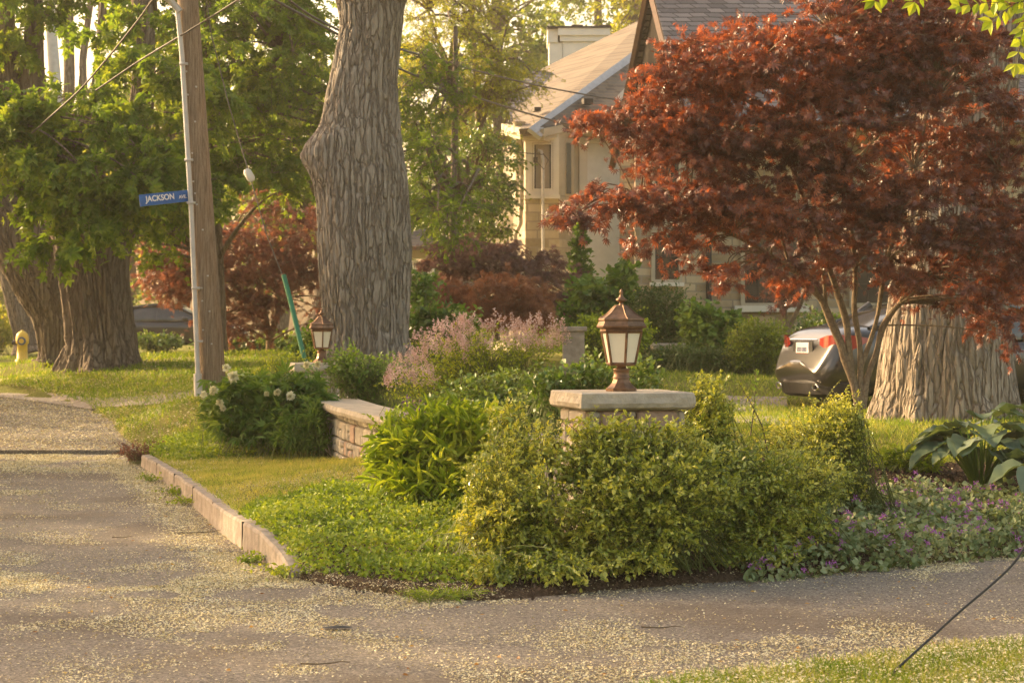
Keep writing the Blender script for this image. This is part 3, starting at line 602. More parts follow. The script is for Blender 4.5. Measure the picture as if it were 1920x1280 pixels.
def shrub(name, label, cat, cx, cy, E, n_sh, n_leaf, tmpl, size, mat, seed, stem='gstem', foot=.25, group=None, surf=1.5, sprig=.10, **kw):
    r = np.random.default_rng(seed); z = gh(cx, cy); th = Thing(name, label, cat, (cx, cy, z), group)
    tip, d, k = ell_sample(E, n_sh, r, surf); tip[:, 2] = np.maximum(tip[:, 2], ground(tip[:, 0], tip[:, 1]) + .03)
    E = A(E); ec = E[k, :3]; sg = (r.random(n_sh) < sprig) & (d[:, 2] > -.2); tip[sg] += (tip[sg] - ec[sg]) * r.uniform(.12, .38, (sg.sum(), 1)) + A([0, 0, .035])
    base = A([cx, cy, z]) + r.normal(size=(n_sh, 3)) * A([foot, foot * .6, .0]); nf = int(n_sh * .55)
    # outer shoots start inside the shrub rather than at the root
    mid = base * .35 + ec * .65; mid += r.normal(size=mid.shape) * A([.06, .06, .04]); st = np.where((np.arange(n_sh) < nf)[:, None], mid, base)
    L, S = MB(), MB(); shoots(L, S, st, tip, r, n_leaf, tmpl, size, **kw)
    th.part('leaves', L, mat, parent=None); th.part('stems', S, M[stem]); return th, r, tip
def bark_tube(m, pts, rad, na=48, dz=.05, depth=.03, freq=7., vf=.14, flute=0., nf=7, seed=0, bumps=(), mat=0):
    pts = A(pts, float); rad = A(rad, float); seg = np.r_[0, np.cumsum(np.linalg.norm(np.diff(pts, axis=0), axis=1))]; n = max(4, int(seg[-1] / dz)); s = np.linspace(0, seg[-1], n)
    def cr(v):   # smooth interpolation
        k = np.clip(np.searchsorted(seg, s, side='right') - 1, 0, len(seg) - 2); t = (s - seg[k]) / (seg[k + 1] - seg[k]); t = t[:, None]
        p0 = v[np.maximum(k - 1, 0)]; p1 = v[k]; p2 = v[k + 1]; p3 = v[np.minimum(k + 2, len(seg) - 1)]
        return .5 * (2 * p1 + (p2 - p0) * t + (2 * p0 - 5 * p1 + 4 * p2 - p3) * t ** 2 + (3 * p1 - p0 - 3 * p2 + p3) * t ** 3)
    c = cr(pts); rr = np.maximum(cr(rad[:, None])[:, 0], .003); t = nrm(np.gradient(c, axis=0)); ref = A([0, 1., 0.001]); x = nrm(np.cross(t, ref)); y = np.cross(t, x)
    a = np.linspace(0, 2 * np.pi, na, endpoint=False); ca, sa = np.cos(a), np.sin(a)
    Rm = rr[:, None] * np.ones(na)[None]; sg = s[:, None] * np.ones(na)[None]
    wob = (vnoise(np.stack([ca[None] * 1.2 + 0 * sg, sa[None] * 1.2 + 0 * sg, sg * .7], -1), seed) - .5) * .14
    u = np.stack([ca[None] * Rm * freq, sa[None] * Rm * freq, sg * freq * vf], -1); u = u + (vnoise(u * .6, seed + 3)[..., None] - .5) * A([1.3, 1.3, 0])
    n1 = 1 - np.abs(2 * vnoise(u, seed + 5) - 1); n2 = 1 - np.abs(2 * vnoise(u * 2.3, seed + 6) - 1)
    dsp = -depth * (n1 ** 5) - depth * .5 * (n2 ** 4) + depth * .3
    if flute:
        fl = vnoise(np.stack([ca[None] * nf / 3 + 0 * sg, sa[None] * nf / 3 + 0 * sg, sg * .25], -1), seed + 9); dsp = dsp + flute * (fl - .5) * 2 * rr[:, None]
    out = Rm * (1 + wob) + dsp
    for (ang, h, sa_, sh, amp) in bumps:
        da = (a[None] - ang + np.pi) % (2 * np.pi) - np.pi; out = out + amp * np.exp(-(da / sa_) ** 2 - ((sg - h) / sh) ** 2)
    g = c[:, None] + out[..., None] * (ca[None, :, None] * x[:, None] + sa[None, :, None] * y[:, None])
    m.grid(g, True, mat); m.add(g[-1], [list(range(na))], mat); return g
def stemline(rows, D):
    """rows of (y, left px, right px) -> centres and radii; the first row is the base"""
    P_, r_ = [], []
    for row in rows:
        y, l, rgt = row[:3]; d = row[3] if len(row) > 3 else D; P_.append(at((l + rgt) / 2, y, d)); r_.append((rgt - l) / 2 * d / F)
    return P_, r_
def limbs(m, nodes, cl, r, r0=.05, r1=.012, lift=.15):
    nodes = A(nodes); out = []
    N = len(cl); dd = ((cl[:, None] - nodes[None]) ** 2).sum(-1) + 4 * np.maximum(0, nodes[None, :, 2] - cl[:, None, 2] + .0) ** 2; st = nodes[np.argmin(dd, 1)]
    ln = np.linalg.norm(cl - st, axis=1, keepdims=True); ctl = (st + cl) / 2; ctl[:, 2:] += lift * ln; ctl += r.normal(size=cl.shape) * ln * .08
    P_ = bez(st[:, None], ctl[:, None], cl[:, None], np.broadcast_to(np.linspace(0, 1, 8), (N, 8))); m.tubes(P_, np.clip(r0 * ln[:, 0] ** .5, r1, r0 * 1.6), np.full(N, r1), 5)
    return st
def crown(th, E, ncl, nsh, clr, nlf, tmpl, size, mat, nodes, seed, surf=1.2, front=.3, flat=.45, drop=.0, br='bark_far', r0=.05, r1=.012, name='crown', out=.4, **kw):
    r = np.random.default_rng(seed); cl, d, k = ell_sample(E, ncl, r, surf, front); B = MB(); limbs(B, nodes, cl, r, r0, r1)
    L = MB(); E = A(E); c = cl.repeat(nsh, 0); dirs = nrm(r.normal(size=(len(c), 3)) * A([1, 1, flat]) + nrm(c - E[k, :3].repeat(nsh, 0)) * out + A([0, 0, -drop]))
    tip = c + dirs * clr * r.uniform(.45, 1.2, (len(c), 1)); shoots(L, B, c, tip, r, nlf, tmpl, size, r0=r1 * .6, r1=r1 * .2, K=4, **kw)
    th.part(name, L, mat); th.part('branches', B, M[br])
# ------------------------------------------------------------------ big trees
def G(px, D): x = px2x(px, D); return gh(x, D)
def basept(px, D): x = px2x(px, D); return (x, D, gh(x, D))
# centre maple with the burl
th = Thing('maple_tree', 'massive grey maple trunk with a burl, standing in the centre behind the garden bed', 'tree', basept(684, 25.4))
rows = [(712, 590, 775), (690, 598, 770), (650, 603, 766), (600, 603, 765), (500, 594, 769), (400, 590, 769), (330, 590, 766), (270, 594, 758), (210, 604, 752), (150, 617, 748), (90, 630, 752), (40, 636, 757), (0, 628, 764), (-60, 610, 785)]
P_, r_ = stemline(rows, 25.4); m = MB()
bark_tube(m, P_, r_, 560, .018, .034, 15, .16, .05, 6, 3, ((R(14), 2.90, .55, .20, .17), (R(35), 2.72, .6, .28, .10), (R(60), 3.05, .4, .16, .06), (R(85), 1.9, .5, .3, .03), (R(165), .1, .6, .3, .10), (R(20), .1, .6, .3, .07)))
top = P_[-1]
for dx, dy, w_ in ((-1.6, .6, .34), (1.4, -.4, .36), (.2, 1.4, .28)):
    bark_tube(m, [top + A([dx * .05, 0, -.3]), top + A([dx * .4, dy * .3, 1]), top + A([dx, dy, 2.4]), top + A([dx * 1.7, dy * 1.6, 4.2]), top + A([dx * 2.1, dy * 2, 6.0])], [w_ * 1.1, w_, w_ * .8, w_ * .5, w_ * .2], 60, .06, .025, 8, .13, 0, 7, 4)
th.part('trunk', m, M['bark'], True)
nodes = [top + A([dx * s_, dy * s_, 2.4 * s_]) for dx, dy in ((-1.6, .6), (1.4, -.4), (.2, 1.4)) for s_ in (.8, 1.3, 2)]
crown(th, [(top[0] - 2, 25, 10, 3.5, 3, 2.0, 1), (top[0] + 2.2, 23.5, 10.3, 3.4, 3, 2, 1), (top[0], 25, 12, 3.5, 3.2, 2.2, 1)], 90, 9, 1.0, 7, MAPLE, .17, M['mapleg'], nodes, 5, br='bark')
# right tree with the shaggy bark
th = Thing('silver_maple', 'huge shaggy barked pale trunk on the lawn behind the red Japanese maple', 'tree', basept(1770, 20.4))
rows = [(815, 1612, 1925), (790, 1628, 1908), (740, 1640, 1900), (680, 1648, 1893), (600, 1660, 1888), (500, 1672, 1884), (400, 1684, 1884), (300, 1700, 1890), (200, 1722, 1905), (100, 1745, 1925), (0, 1770, 1950), (-90, 1790, 1985)]
P_, r_ = stemline(rows, 20.4); m = MB()
bark_tube(m, P_, r_, 600, .02, .032, 13, .09, .055, 9, 31, ((R(60), .05, .15, .35, .14), (R(110), .05, .12, .3, .16), (R(160), .05, .2, .3, .18), (R(10), .05, .2, .3, .08)))
top = P_[-1]
for dx, dy, w_ in ((-1.4, 1.0, .33), (1.5, .8, .36), (.0, 1.8, .28)):
    bark_tube(m, [top + A([dx * .05, 0, -.3]), top + A([dx * .4, dy * .3, 1]), top + A([dx, dy, 2.4]), top + A([dx * 1.7, dy * 1.6, 4.2]), top + A([dx * 2.1, dy * 2, 6.0])], [w_ * 1.1, w_, w_ * .8, w_ * .5, w_ * .2], 60, .06, .025, 8, .1, 0, 7, 4)
th.part('trunk', m, M['bark_pale'], True)
nodes = [top + A([dx * s_, dy * s_, 2.4 * s_]) for dx, dy in ((-1.4, 1.), (1.5, .8), (0, 1.8)) for s_ in (.8, 1.3, 2)]
crown(th, [(top[0] - 2.2, 22, 9.5, 3.0, 2.6, 1.6, 1), (top[0] + 2.2, 21.5, 9.5, 3.4, 3, 2, 1), (top[0], 23, 11, 3.5, 3.2, 2.2, 1)], 70, 8, 1.0, 7, MAPLE, .17, M['mapleg'], nodes, 6, br='bark_pale')
# three street maples on the left; limbs are part of their trunks
def street_tree(label, rows, D, seed, extra, flute, E, ncl, mat='mapleg', size=.19, bumps=()):
    P_, r_ = stemline(rows, D); bx = (rows[0][1] + rows[0][2]) / 2; th = Thing('maple_tree', label, 'tree', basept(bx, D), 'big maples along the left verge'); m = MB()
    bark_tube(m, P_, r_, 320, .03, .05, 9, .09, flute, 10, seed, bumps); nodes = list(P_[3:])
    for rw in extra:
        q, qr = stemline(rw, D); bark_tube(m, q, qr, 60, .05, .03, 7, .12, 0, 7, seed + 1); nodes += q[1:]
    th.part('trunk', m, M['bark_far'], True)
    if E: crown(th, E, ncl, 11, .62, 8, MAPLE, size, M[mat], nodes, seed, drop=.7, r0=.018, r1=.010, surf=.6, upn=.7)
    return th
street_tree('wide fluted maple trunk nearest the utility pole, forking under low leafy boughs', [(705, 100, 285, 34), (685, 118, 264), (640, 128, 252), (560, 118, 240), (480, 104, 238), (420, 95, 248), (380, 90, 262), (330, 85, 285)], 34, 11,
            [[(470, 110, 180), (400, 80, 160), (340, 40, 130, 33.5), (290, -10, 80, 33), (250, -70, 20, 32)], [(430, 180, 240), (360, 200, 262), (280, 225, 280), (180, 245, 290), (60, 250, 290), (-60, 240, 275)], [(480, 160, 200), (380, 150, 190), (300, 165, 200), (180, 170, 192), (60, 182, 198), (-80, 190, 202)]],
            .12, [EP(140, 400, 31, 140, 55, 1.3, 1.3), EP(40, 240, 31.5, 90, 50, 1.4, .9), EP(190, 300, 31, 160, 90, 1.5, 1.8), EP(300, 200, 32, 120, 90, 1.6, 1.6), EP(270, 100, 33, 90, 90, 1.6, 1.1), EP(120, 220, 33, 60, 40, 1.2, .5), EP(340, 370, 31.5, 60, 50, 1.2, .6), EP(230, 340, 31, 130, 60, 1.2, 1), EP(100, 200, 31.5, 130, 26, 1, .9), EP(10, 190, 32, 40, 30, 1, .4)], 95,
            bumps=((R(30), .1, .3, .5, .12), (R(90), .1, .22, .4, .15), (R(150), .1, .25, .5, .15)))
street_tree('leaning maple trunk behind the fluted one, running up out of the left edge', [(680, 60, 140), (665, 72, 128), (600, 62, 122), (540, 28, 112), (480, -4, 98), (420, -34, 70), (340, -70, 20), (240, -90, -20), (120, -95, -38)], 38, 13,
            [[(500, 10, 100), (420, 60, 120), (330, 80, 130), (230, 60, 110), (150, 40, 85), (0, 50, 80), (-80, 45, 75)], [(330, -40, 20), (240, -20, 30), (180, 0, 44), (100, -8, 36), (0, -14, 22), (-80, -14, 20)]],
            .10, [EP(60, 40, 38, 50, 70, 1.5, .8), EP(-50, 60, 38, 60, 120, 2, 1.2), EP(180, -40, 39, 120, 50, 2, 1.)], 30)
street_tree('farthest of the left maples, dark trunk beside the yellow hydrant', [(660, 18, 100), (640, 26, 84), (600, 20, 78), (540, 5, 70), (470, -14, 60), (380, -30, 45), (250, -40, 30), (100, -45, 20)], 60, 17,
            [[(380, -10, 40), (280, 100, 125), (180, 118, 140), (60, 120, 138), (-60, 126, 140)], [(300, 90, 120), (200, 140, 160), (100, 150, 164), (0, 165, 176), (-80, 170, 180)]],
            .08, [EP(60, -50, 61, 200, 50, 3, 2.), EP(230, 0, 61, 70, 60, 2, .8)], 26)
# tree right behind the pole and left of the burl: dense maple, deeper back
def maple_back(label, bx, D, stems, E, ncl, mat, seed, size=.14, tm=MAPLE, nsh=12, clr=.7, nlf=8, grp='trees behind the front gardens', name='maple_tree', br='bark_far', **kw):
    th = Thing(name, label, 'tree', basept(bx, D), grp); m = MB(); nodes = []
    for rw in stems:
        q, qr = stemline(rw, D); q[0][2] = min(q[0][2], gh(q[0][0], q[0][1])) - .05 if rw is stems[0] else q[0][2]
        bark_tube(m, q, qr, 30, .12, .02, 6, .12, 0, 7, seed); nodes += q[1:]
    th.part('trunk', m, M[br], True); crown(th, E, ncl, nsh, clr, nlf, tm, size, M[mat], nodes, seed, drop=kw.pop('drop', .3), r0=.035, r1=.012, surf=.5, upn=.7, **kw); return th
maple_back('broad dark green maple whose boughs hang between the utility pole and the burl', 400, 37, [[(665, 378, 430), (500, 382, 420), (300, 380, 412), (150, 385, 410), (0, 380, 402), (-100, 380, 395)], [(300, 385, 405), (200, 450, 465), (100, 520, 530)], [(250, 385, 405), (130, 330, 345), (40, 290, 300)]],
           [EP(470, 90, 36, 150, 110, 2, 2.2), EP(560, 200, 36, 90, 90, 1.8, 1.3), EP(420, 240, 36, 110, 90, 1.8, 1.3), EP(500, 330, 36, 80, 50, 1.5, .7), EP(390, 20, 37, 120, 70, 2, 1.), EP(560, 20, 37, 80, 60, 2, .8), EP(290, 430, 36, 50, 60, 1.2, .5), EP(440, -60, 37, 240, 60, 2.5, 1.2)], 150, 'mapleg', 23)
maple_back('young bright green tree beside the large trunk, in front of the cream house', 850, 38, [[(660, 838, 862), (400, 842, 858), (200, 848, 860), (50, 850, 858)]],
           [EP(820, 360, 33, 70, 110, 1.0, 1.4), EP(800, 180, 34, 55, 80, 1, .7), EP(860, 400, 32, 50, 50, 1, .5), EP(840, 180, 34, 60, 60, 1, .6)], 34, 'mapleg', 24, .13, PINN5, nlf=7, clr=.5)
maple_back('tall lime green tree with fine foliage left of the cream house', 900, 44, [[(640, 886, 914), (400, 888, 910), (200, 890, 905), (60, 880, 892), (-60, 880, 890)], [(260, 895, 903), (120, 930, 936), (40, 950, 955)], [(300, 892, 902), (150, 840, 848), (20, 800, 806)]],
           [EP(880, 100, 43, 90, 110, 2, 2), EP(820, 60, 43, 70, 90, 2, 1.3), EP(940, 150, 43, 60, 60, 1.5, .8), EP(900, 230, 43, 80, 60, 1.5, 1), EP(790, 200, 43, 60, 90, 1.5, .8), EP(850, -30, 44, 110, 40, 2, .8)], 100, 'yellowg', 25, .085, PINN, nsh=14, clr=.6, nlf=9)
maple_back('olive green tree screening the left side of the cream house', 900, 42, [[(640, 860, 885), (500, 865, 882), (380, 870, 880)]],
           [EP(890, 340, 41, 65, 90, 1.5, 1.4), EP(850, 440, 41, 50, 60, 1.5, .7), EP(920, 290, 41, 40, 50, 1.2, .6), EP(800, 330, 42, 40, 120, 1.5, .8), EP(925, 400, 41, 32, 50, 1., .4)], 62, 'green', 26, .09, DIA, nsh=16, clr=.45, nlf=10)
# far hazy trees
def far_tree(label, px, D, r_px, top, bot, mat, seed, n=60, size=.32, tr=1.):
    s = D / F; E = [EP(px, (top + bot) / 2, D, r_px, (bot - top) / 2, r_px * s, 1), EP(px - r_px * .5, (top + bot) / 2 + 20, D, r_px * .6, (bot - top) * .32, r_px * s * .6, .5), EP(px + r_px * .5, (top + bot) / 2 - 15, D, r_px * .6, (bot - top) * .3, r_px * s * .6, .5)]
    th = Thing('tree', label, 'tree', basept(px, D), 'far trees beyond the houses'); m = MB(); b0 = A(basept(px, D)); c1 = A(E[0][:3]); w_ = .30 * tr
    bark_tube(m, [b0 + A([0, 0, -.1]), b0 * .6 + c1 * .4 + A([.3, 0, 0]), c1, c1 + A([.2, 0, (bot - top) * .45 * s])], [w_ * 1.2, w_, w_ * .6, .05], 16, .5, .02, 4, .12, 0, 7, seed); th.part('trunk', m, M['bark_far'], True)
    crown(th, E, n, 9, 1.25 * D / 80, 9, DIA, size, M[mat], [b0 * .4 + c1 * .6, c1, c1 + A([0, 0, 1.])], seed, surf=.4, r0=.05, r1=.02)
far_tree('far hazy tree showing between the burl trunk and the cream house chimney', 930, 85, 110, -120, 330, 'farg', 41, 70)
far_tree('far hazy tree just left of the chimney top', 1010, 95, 75, 40, 330, 'farg', 42, 40)
far_tree('far hazy spreading tree above the chimney', 1120, 100, 95, -120, 62, 'farg', 43, 34)
far_tree('far golden tree right of the chimney', 1190, 90, 48, -80, 110, 'yellowg', 44, 34)
far_tree('far pale tree seen behind the lowest boughs of the pole side maple', 520, 80, 130, 60, 560, 'farg', 45, 70)
far_tree('far yellow green tree behind the pole', 330, 75, 130, 60, 520, 'yellowg', 46, 60)
far_tree('far tree behind the trunk beside the street sign', 230, 85, 110, 60, 620, 'farg', 47, 60)
far_tree('far bright yellow tree low on the left edge beyond the hydrant', -10, 90, 80, 480, 640, 'yellowg', 48, 40, .28)
far_tree('far dark tree low behind the leaning trunks', 60, 100, 120, 200, 600, 'farg', 49, 60)
far_tree('far tree behind the large centre trunk', 720, 80, 130, 60, 560, 'farg', 50, 60)
far_tree('far tree filling the gap over the plum maple', 860, 75, 100, 300, 620, 'farg', 51, 50)
far_tree('round unseen tree added behind the burl trunk to shade the cream house', 590, 52, 130, 90, 470, 'farg', 52, 90, .24)  # added out of sight to keep direct sun off the cream house
# small ornamental trees
def ornamental(name, label, bx, by, D, stems, E, ncl, nsh, clr, nlf, tm, size, mat, seed, na=16, bark='bark_young', **kw):
    th = Thing(name, label, 'tree', (px2x(bx, D), D, gh(px2x(bx, D), D)), kw.pop('grp', None)); m = MB(); nodes = []
    for rw in stems:
        q, qr = stemline(rw, D); bark_tube(m, q, [v * .85 for v in qr], na, .05, .006, 20, .2, 0, 7, seed); nodes += q[1:]
    th.part('trunk', m, M[bark], True); crown(th, E, ncl, nsh, clr, nlf, tm, size, M[mat], nodes, seed, r0=kw.pop('r0', .014), r1=kw.pop('r1', .005), br=bark, **kw)
JE = [EP(1590, 60, 16.6, 225, 110, .9, 2.8), EP(1280, 135, 16.2, 70, 40, .5, .5), EP(1360, 110, 16.3, 70, 45, .6, .5), EP(1310, 310, 16.1, 110, 50, .5, .45), EP(1420, 330, 16.1, 110, 60, .5, .5), EP(1540, 320, 16.1, 90, 60, .5, .35), EP(1500, 150, 16.3, 200, 60, .6, 1.2), EP(1720, 60, 16.8, 150, 80, .8, 1.3), EP(1760, 290, 16.8, 90, 70, .6, .6), EP(1420, 130, 16.4, 170, 75, .8, 1.3), EP(1290, 175, 16.2, 105, 52, .6, .8), EP(1190, 220, 16, 75, 24, .35, .4), EP(1125, 228, 15.9, 32, 14, .2, .12),
      EP(1720, 170, 16.8, 160, 120, 1, 1.7), EP(1840, 250, 17, 75, 110, .8, 1.1), EP(1880, 330, 17, 50, 120, .8, .7), EP(1250, 265, 16.2, 70, 36, .4, .4), EP(1380, 255, 16.2, 110, 45, .6, .7), EP(1540, 240, 16.2, 140, 70, .7, 1.1),
      EP(1250, 380, 15.9, 110, 30, .5, .75), EP(1150, 378, 15.7, 66, 20, .3, .36), EP(1085, 400, 15.6, 26, 12, .15, .1), EP(1230, 440, 15.9, 70, 26, .3, .3), EP(1360, 400, 16, 100, 50, .6, .6), EP(1330, 480, 15.8, 50, 28, .3, .16), EP(1370, 510, 15.8, 30, 20, .2, .10),
      EP(1500, 400, 16.2, 130, 50, .7, .7), EP(1620, 350, 16.4, 110, 60, .8, .8), EP(1740, 400, 16.5, 130, 70, .8, 1.2), EP(1850, 470, 16.6, 70, 60, .7, .7), EP(1660, 470, 16.2, 110, 45, .6, .6), EP(1510, 500, 16, 80, 32, .4, .3), EP(1760, 540, 16.2, 110, 36, .5, .35), EP(1880, 580, 16.4, 60, 60, .5, .4), EP(1930, 440, 17, 50, 120, .7, .5)]
ornamental('red_japanese_maple', 'wide red leaved Japanese maple on slender grey stems behind the rose bushes', 1608, 860, 16.6,
    [[(880, 1590, 1630), (820, 1596, 1624), (760, 1598, 1620), (720, 1592, 1611), (680, 1577, 1598), (640, 1565, 1584), (600, 1548, 1566), (560, 1532, 1546), (520, 1500, 1513), (480, 1440, 1451), (440, 1370, 1379), (410, 1290, 1297), (395, 1200, 1204)],
     [(745, 1596, 1616), (700, 1588, 1606), (650, 1583, 1600), (600, 1578, 1594), (540, 1560, 1574), (490, 1545, 1556), (420, 1520, 1530), (340, 1490, 1498), (240, 1440, 1446), (180, 1380, 1384), (180, 1270, 1273)],
     [(755, 1602, 1622), (700, 1606, 1622), (640, 1604, 1618), (580, 1596, 1608), (500, 1598, 1610), (420, 1590, 1600), (320, 1580, 1588), (180, 1570, 1576), (60, 1560, 1564)],
     [(765, 1606, 1626), (710, 1618, 1634), (660, 1636, 1650), (610, 1650, 1664), (570, 1680, 1692), (520, 1730, 1740), (470, 1780, 1788), (400, 1840, 1846), (320, 1870, 1874)],
     [(700, 1605, 1616), (650, 1622, 1634), (590, 1640, 1651), (500, 1655, 1665), (420, 1680, 1688), (320, 1710, 1717), (200, 1740, 1745)],
     [(600, 1548, 1557), (540, 1542, 1550), (440, 1532, 1539), (340, 1545, 1551), (220, 1560, 1564)], [(560, 1532, 1541), (500, 1480, 1488), (440, 1460, 1466), (360, 1430, 1435), (280, 1360, 1363), (250, 1280, 1282)]],
    JE, 1180, 5, .25, 7, JMAPLE, .074, 'jmaple', 61, 20, flat=.22, drop=.25, surf=.4, out=.7, upn=.6, r0=.008, r1=.003, lift=.1)
ornamental('purple_japanese_maple', 'broad purple red maple behind the utility pole and guy wire', 505, 655, 42, [[(680, 490, 520), (640, 498, 512), (580, 490, 502), (500, 470, 480), (420, 440, 448)], [(640, 500, 514), (560, 520, 532), (470, 550, 558), (400, 560, 566)], [(600, 495, 505), (520, 420, 428), (460, 350, 356)]],
    [EP(500, 440, 41, 110, 70, 1.6, 1.5), EP(420, 500, 41, 110, 80, 1.6, 1.4), EP(540, 540, 41, 80, 80, 1.4, 1.2), EP(350, 510, 41, 70, 52, 1.3, .8), EP(290, 500, 42, 50, 50, 1, .5), EP(440, 580, 41, 70, 50, 1.2, .6), EP(560, 470, 41, 50, 80, 1.2, .6), EP(270, 580, 41.5, 24, 16, .8, .15)], 150, 9, .6, 8, JMAPLE, .13, 'jmaple_far', 62, flat=.3, drop=.2, surf=.4, r1=.01, r0=.02)
ornamental('plum_maple', 'low plum coloured maple in front of the cream house bay', 920, 600, 36, [[(640, 910, 928), (560, 905, 915), (500, 880, 888), (470, 850, 855)], [(600, 912, 920), (520, 960, 967), (490, 1010, 1014)]],
    [EP(880, 480, 35, 85, 30, 1.1, 1), EP(960, 500, 35, 90, 35, 1.1, 1.1), EP(1040, 545, 35, 60, 35, .9, .7), EP(820, 510, 35, 50, 40, 1, .6), EP(900, 540, 35, 90, 40, 1, .8), EP(800, 570, 35.5, 40, 40, .8, .4), EP(1060, 590, 35, 40, 25, .7, .3)], 120, 9, .38, 8, JMAPLE, .10, 'jmaple_pur', 63, flat=.22, drop=.2, surf=.4, r1=.008, r0=.015)
ornamental('laceleaf_maple', 'mounded rust orange laceleaf maple above the lilac', 930, 600, 31, [[(640, 922, 940), (590, 918, 932), (550, 900, 908), (530, 880, 886)], [(600, 925, 935), (550, 950, 958), (540, 985, 990)]],
    [EP(930, 550, 30, 95, 34, .9, 1.2), EP(870, 580, 30, 50, 28, .7, .6), EP(1000, 580, 30, 45, 28, .7, .6), EP(940, 590, 30, 90, 25, .8, .7)], 110, 9, .26, 9, t_palm([-90, -55, -25, 0, 25, 55, 90], [.5, .7, .9, 1, .9, .7, .5], .04, .35), .11, 'lace', 64, flat=.4, drop=.5, surf=1, r1=.006, r0=.012)
ornamental('purple_japanese_maple', 'dull red maple against the stone house window behind the red maple stems', 1480, 640, 33, [[(690, 1470, 1490), (600, 1465, 1480), (540, 1450, 1460), (480, 1440, 1446)], [(620, 1472, 1482), (540, 1510, 1518), (480, 1530, 1536)]],
    [EP(1480, 500, 32.5, 90, 50, 1, 1), EP(1440, 450, 32.5, 60, 50, 1, .5), EP(1560, 500, 32.5, 60, 60, 1, .5), EP(1500, 560, 32.5, 50, 30, .8, .3)], 42, 8, .4, 7, JMAPLE, .10, 'jmaple_far', 65, flat=.3, drop=.2, surf=.4, r1=.008, r0=.015)
ornamental('purple_japanese_maple', 'purple red maple at the right edge beyond the shaggy trunk', 1960, 640, 27, [[(720, 1950, 1970), (600, 1955, 1968), (520, 1950, 1958)]], [EP(1930, 530, 27, 50, 60, .8, 1), EP(1970, 560, 27, 60, 80, .8, 1)], 26, 8, .35, 8, JMAPLE, .09, 'jmaple_pur', 66, flat=.3, surf=.4, r1=.008, r0=.015)
# conifer
def cone_tree(name, label, px, D, top, bot, rpx, mat, seed, n=260, size=.10, cat='shrub'):
    r = np.random.default_rng(seed); s = D / F; b = A(basept(px, D)); H = EYE + (HY - top) * s - b[2]; th = Thing(name, label, cat, b); S = MB(); S.tube([b, b + A([0, 0, H])], [.05, .01], 6); L = MB()
    h = r.random(n) ** 1.15 * .95; a = r.random(n) * 2 * np.pi; rr = rpx * s * (1 - h) ** .8 * r.uniform(.7, 1.15, n)
    st = b + np.stack([0 * a, 0 * a, h * H], -1); tip = b + np.stack([np.cos(a) * rr, np.sin(a) * rr, h * H + .35 * rr + .03], -1)
    shoots(L, S, st, tip, r, 16, DIA, size, t0=.25, lift=-.1, spreadl=.7, upn=.5, r0=.01, r1=.003, K=4, jit=.02); th.part('foliage', L, M[mat]); th.part('stem', S, M['twig'])
cone_tree('pointed_evergreen', 'narrow pointed evergreen shrub against the white garage wall', 1088, 36, 412, 620, 46, 'midgreen', 71)
# ------------------------------------------------------------------ background shrubs
def mound(name, label, px, D, E, n_sh, n_leaf, tm, size, mat, seed, cat='shrub', **kw):
    x = px2x(px, D); return shrub(name, label, cat, x, D, E, n_sh, n_leaf, tm, size, M[mat], seed, foot=kw.pop('foot', .3), **kw)
mound('yew_bush', 'large rounded dark yew bush beneath the stone house window', 1240, 33, [EP(1245, 590, 33, 62, 64, .6, 1.5), EP(1205, 575, 33, 35, 40, .5, .6), EP(1270, 640, 33, 50, 40, .5, .6), EP(1200, 630, 33, 45, 40, .5, .5)], 900, 12, DIA, .055, 'yew', 72, surf=4)
mound('golden_cedar_bush', 'round golden green cedar bush left of the parked sedan', 1410, 30, [EP(1412, 650, 30, 54, 56, .5, 1.6), EP(1450, 640, 30, 40, 44, .5, .8), EP(1395, 670, 30, 40, 30, .4, .6)], 800, 12, DIA, .05, 'cedar', 73, surf=4)
mound('viburnum_shrub', 'pale leafy shrub between the yew and the golden cedar bush', 1325, 31.5, [EP(1325, 610, 31.5, 50, 38, .5, 1.2), EP(1300, 590, 31.5, 30, 24, .4, .4), EP(1365, 605, 31.5, 36, 24, .4, .5), EP(1330, 640, 31.5, 40, 30, .4, .5)], 420, 9, OVW, .10, 'midgreen', 74)
mound('hedge', 'low clipped dark green hedge behind the near lantern', 1290, 30, [EP(1240, 676, 30, 30, 24, .3, 1), EP(1275, 677, 30, 30, 24, .3, 1), EP(1310, 677, 30, 30, 24, .3, 1), EP(1345, 678, 30, 25, 24, .3, 1)], 900, 10, DIA, .045, 'yew', 75, 'hedge', foot=.5, surf=4)
mound('broadleaf_shrub', 'broad leaved green shrub in front of the white garage wall', 1130, 34, [EP(1130, 560, 34, 70, 50, .8, 1.4), EP(1085, 600, 34, 60, 40, .8, 1), EP(1170, 520, 34, 30, 34, .5, .5), EP(1160, 590, 34, 60, 30, .6, .8)], 420, 9, OVW, .13, 'midgreen', 76)
mound('bright_shrub', 'vivid green bush right behind the near lantern', 1130, 29, [EP(1110, 620, 29, 50, 32, .5, 1), EP(1190, 625, 29, 45, 34, .5, 1)], 420, 10, DIA, .06, 'lime', 77)
mound('dogwood_shrub', 'green and white leaved shrub beside the foot of the burl trunk', 810, 28, [EP(800, 620, 28, 45, 60, .5, 1.2), EP(860, 610, 28, 50, 40, .5, .8), EP(790, 540, 29, 30, 40, .4, .4)], 380, 9, OVW, .09, 'midgreen', 78)
mound('green_shrub', 'small pale shrub left of the burl trunk behind the far lantern', 600, 27, [EP(590, 640, 27, 26, 45, .4, 1), EP(560, 660, 27, 26, 26, .4, .6)], 130, 9, OVW, .075, 'midgreen', 79)
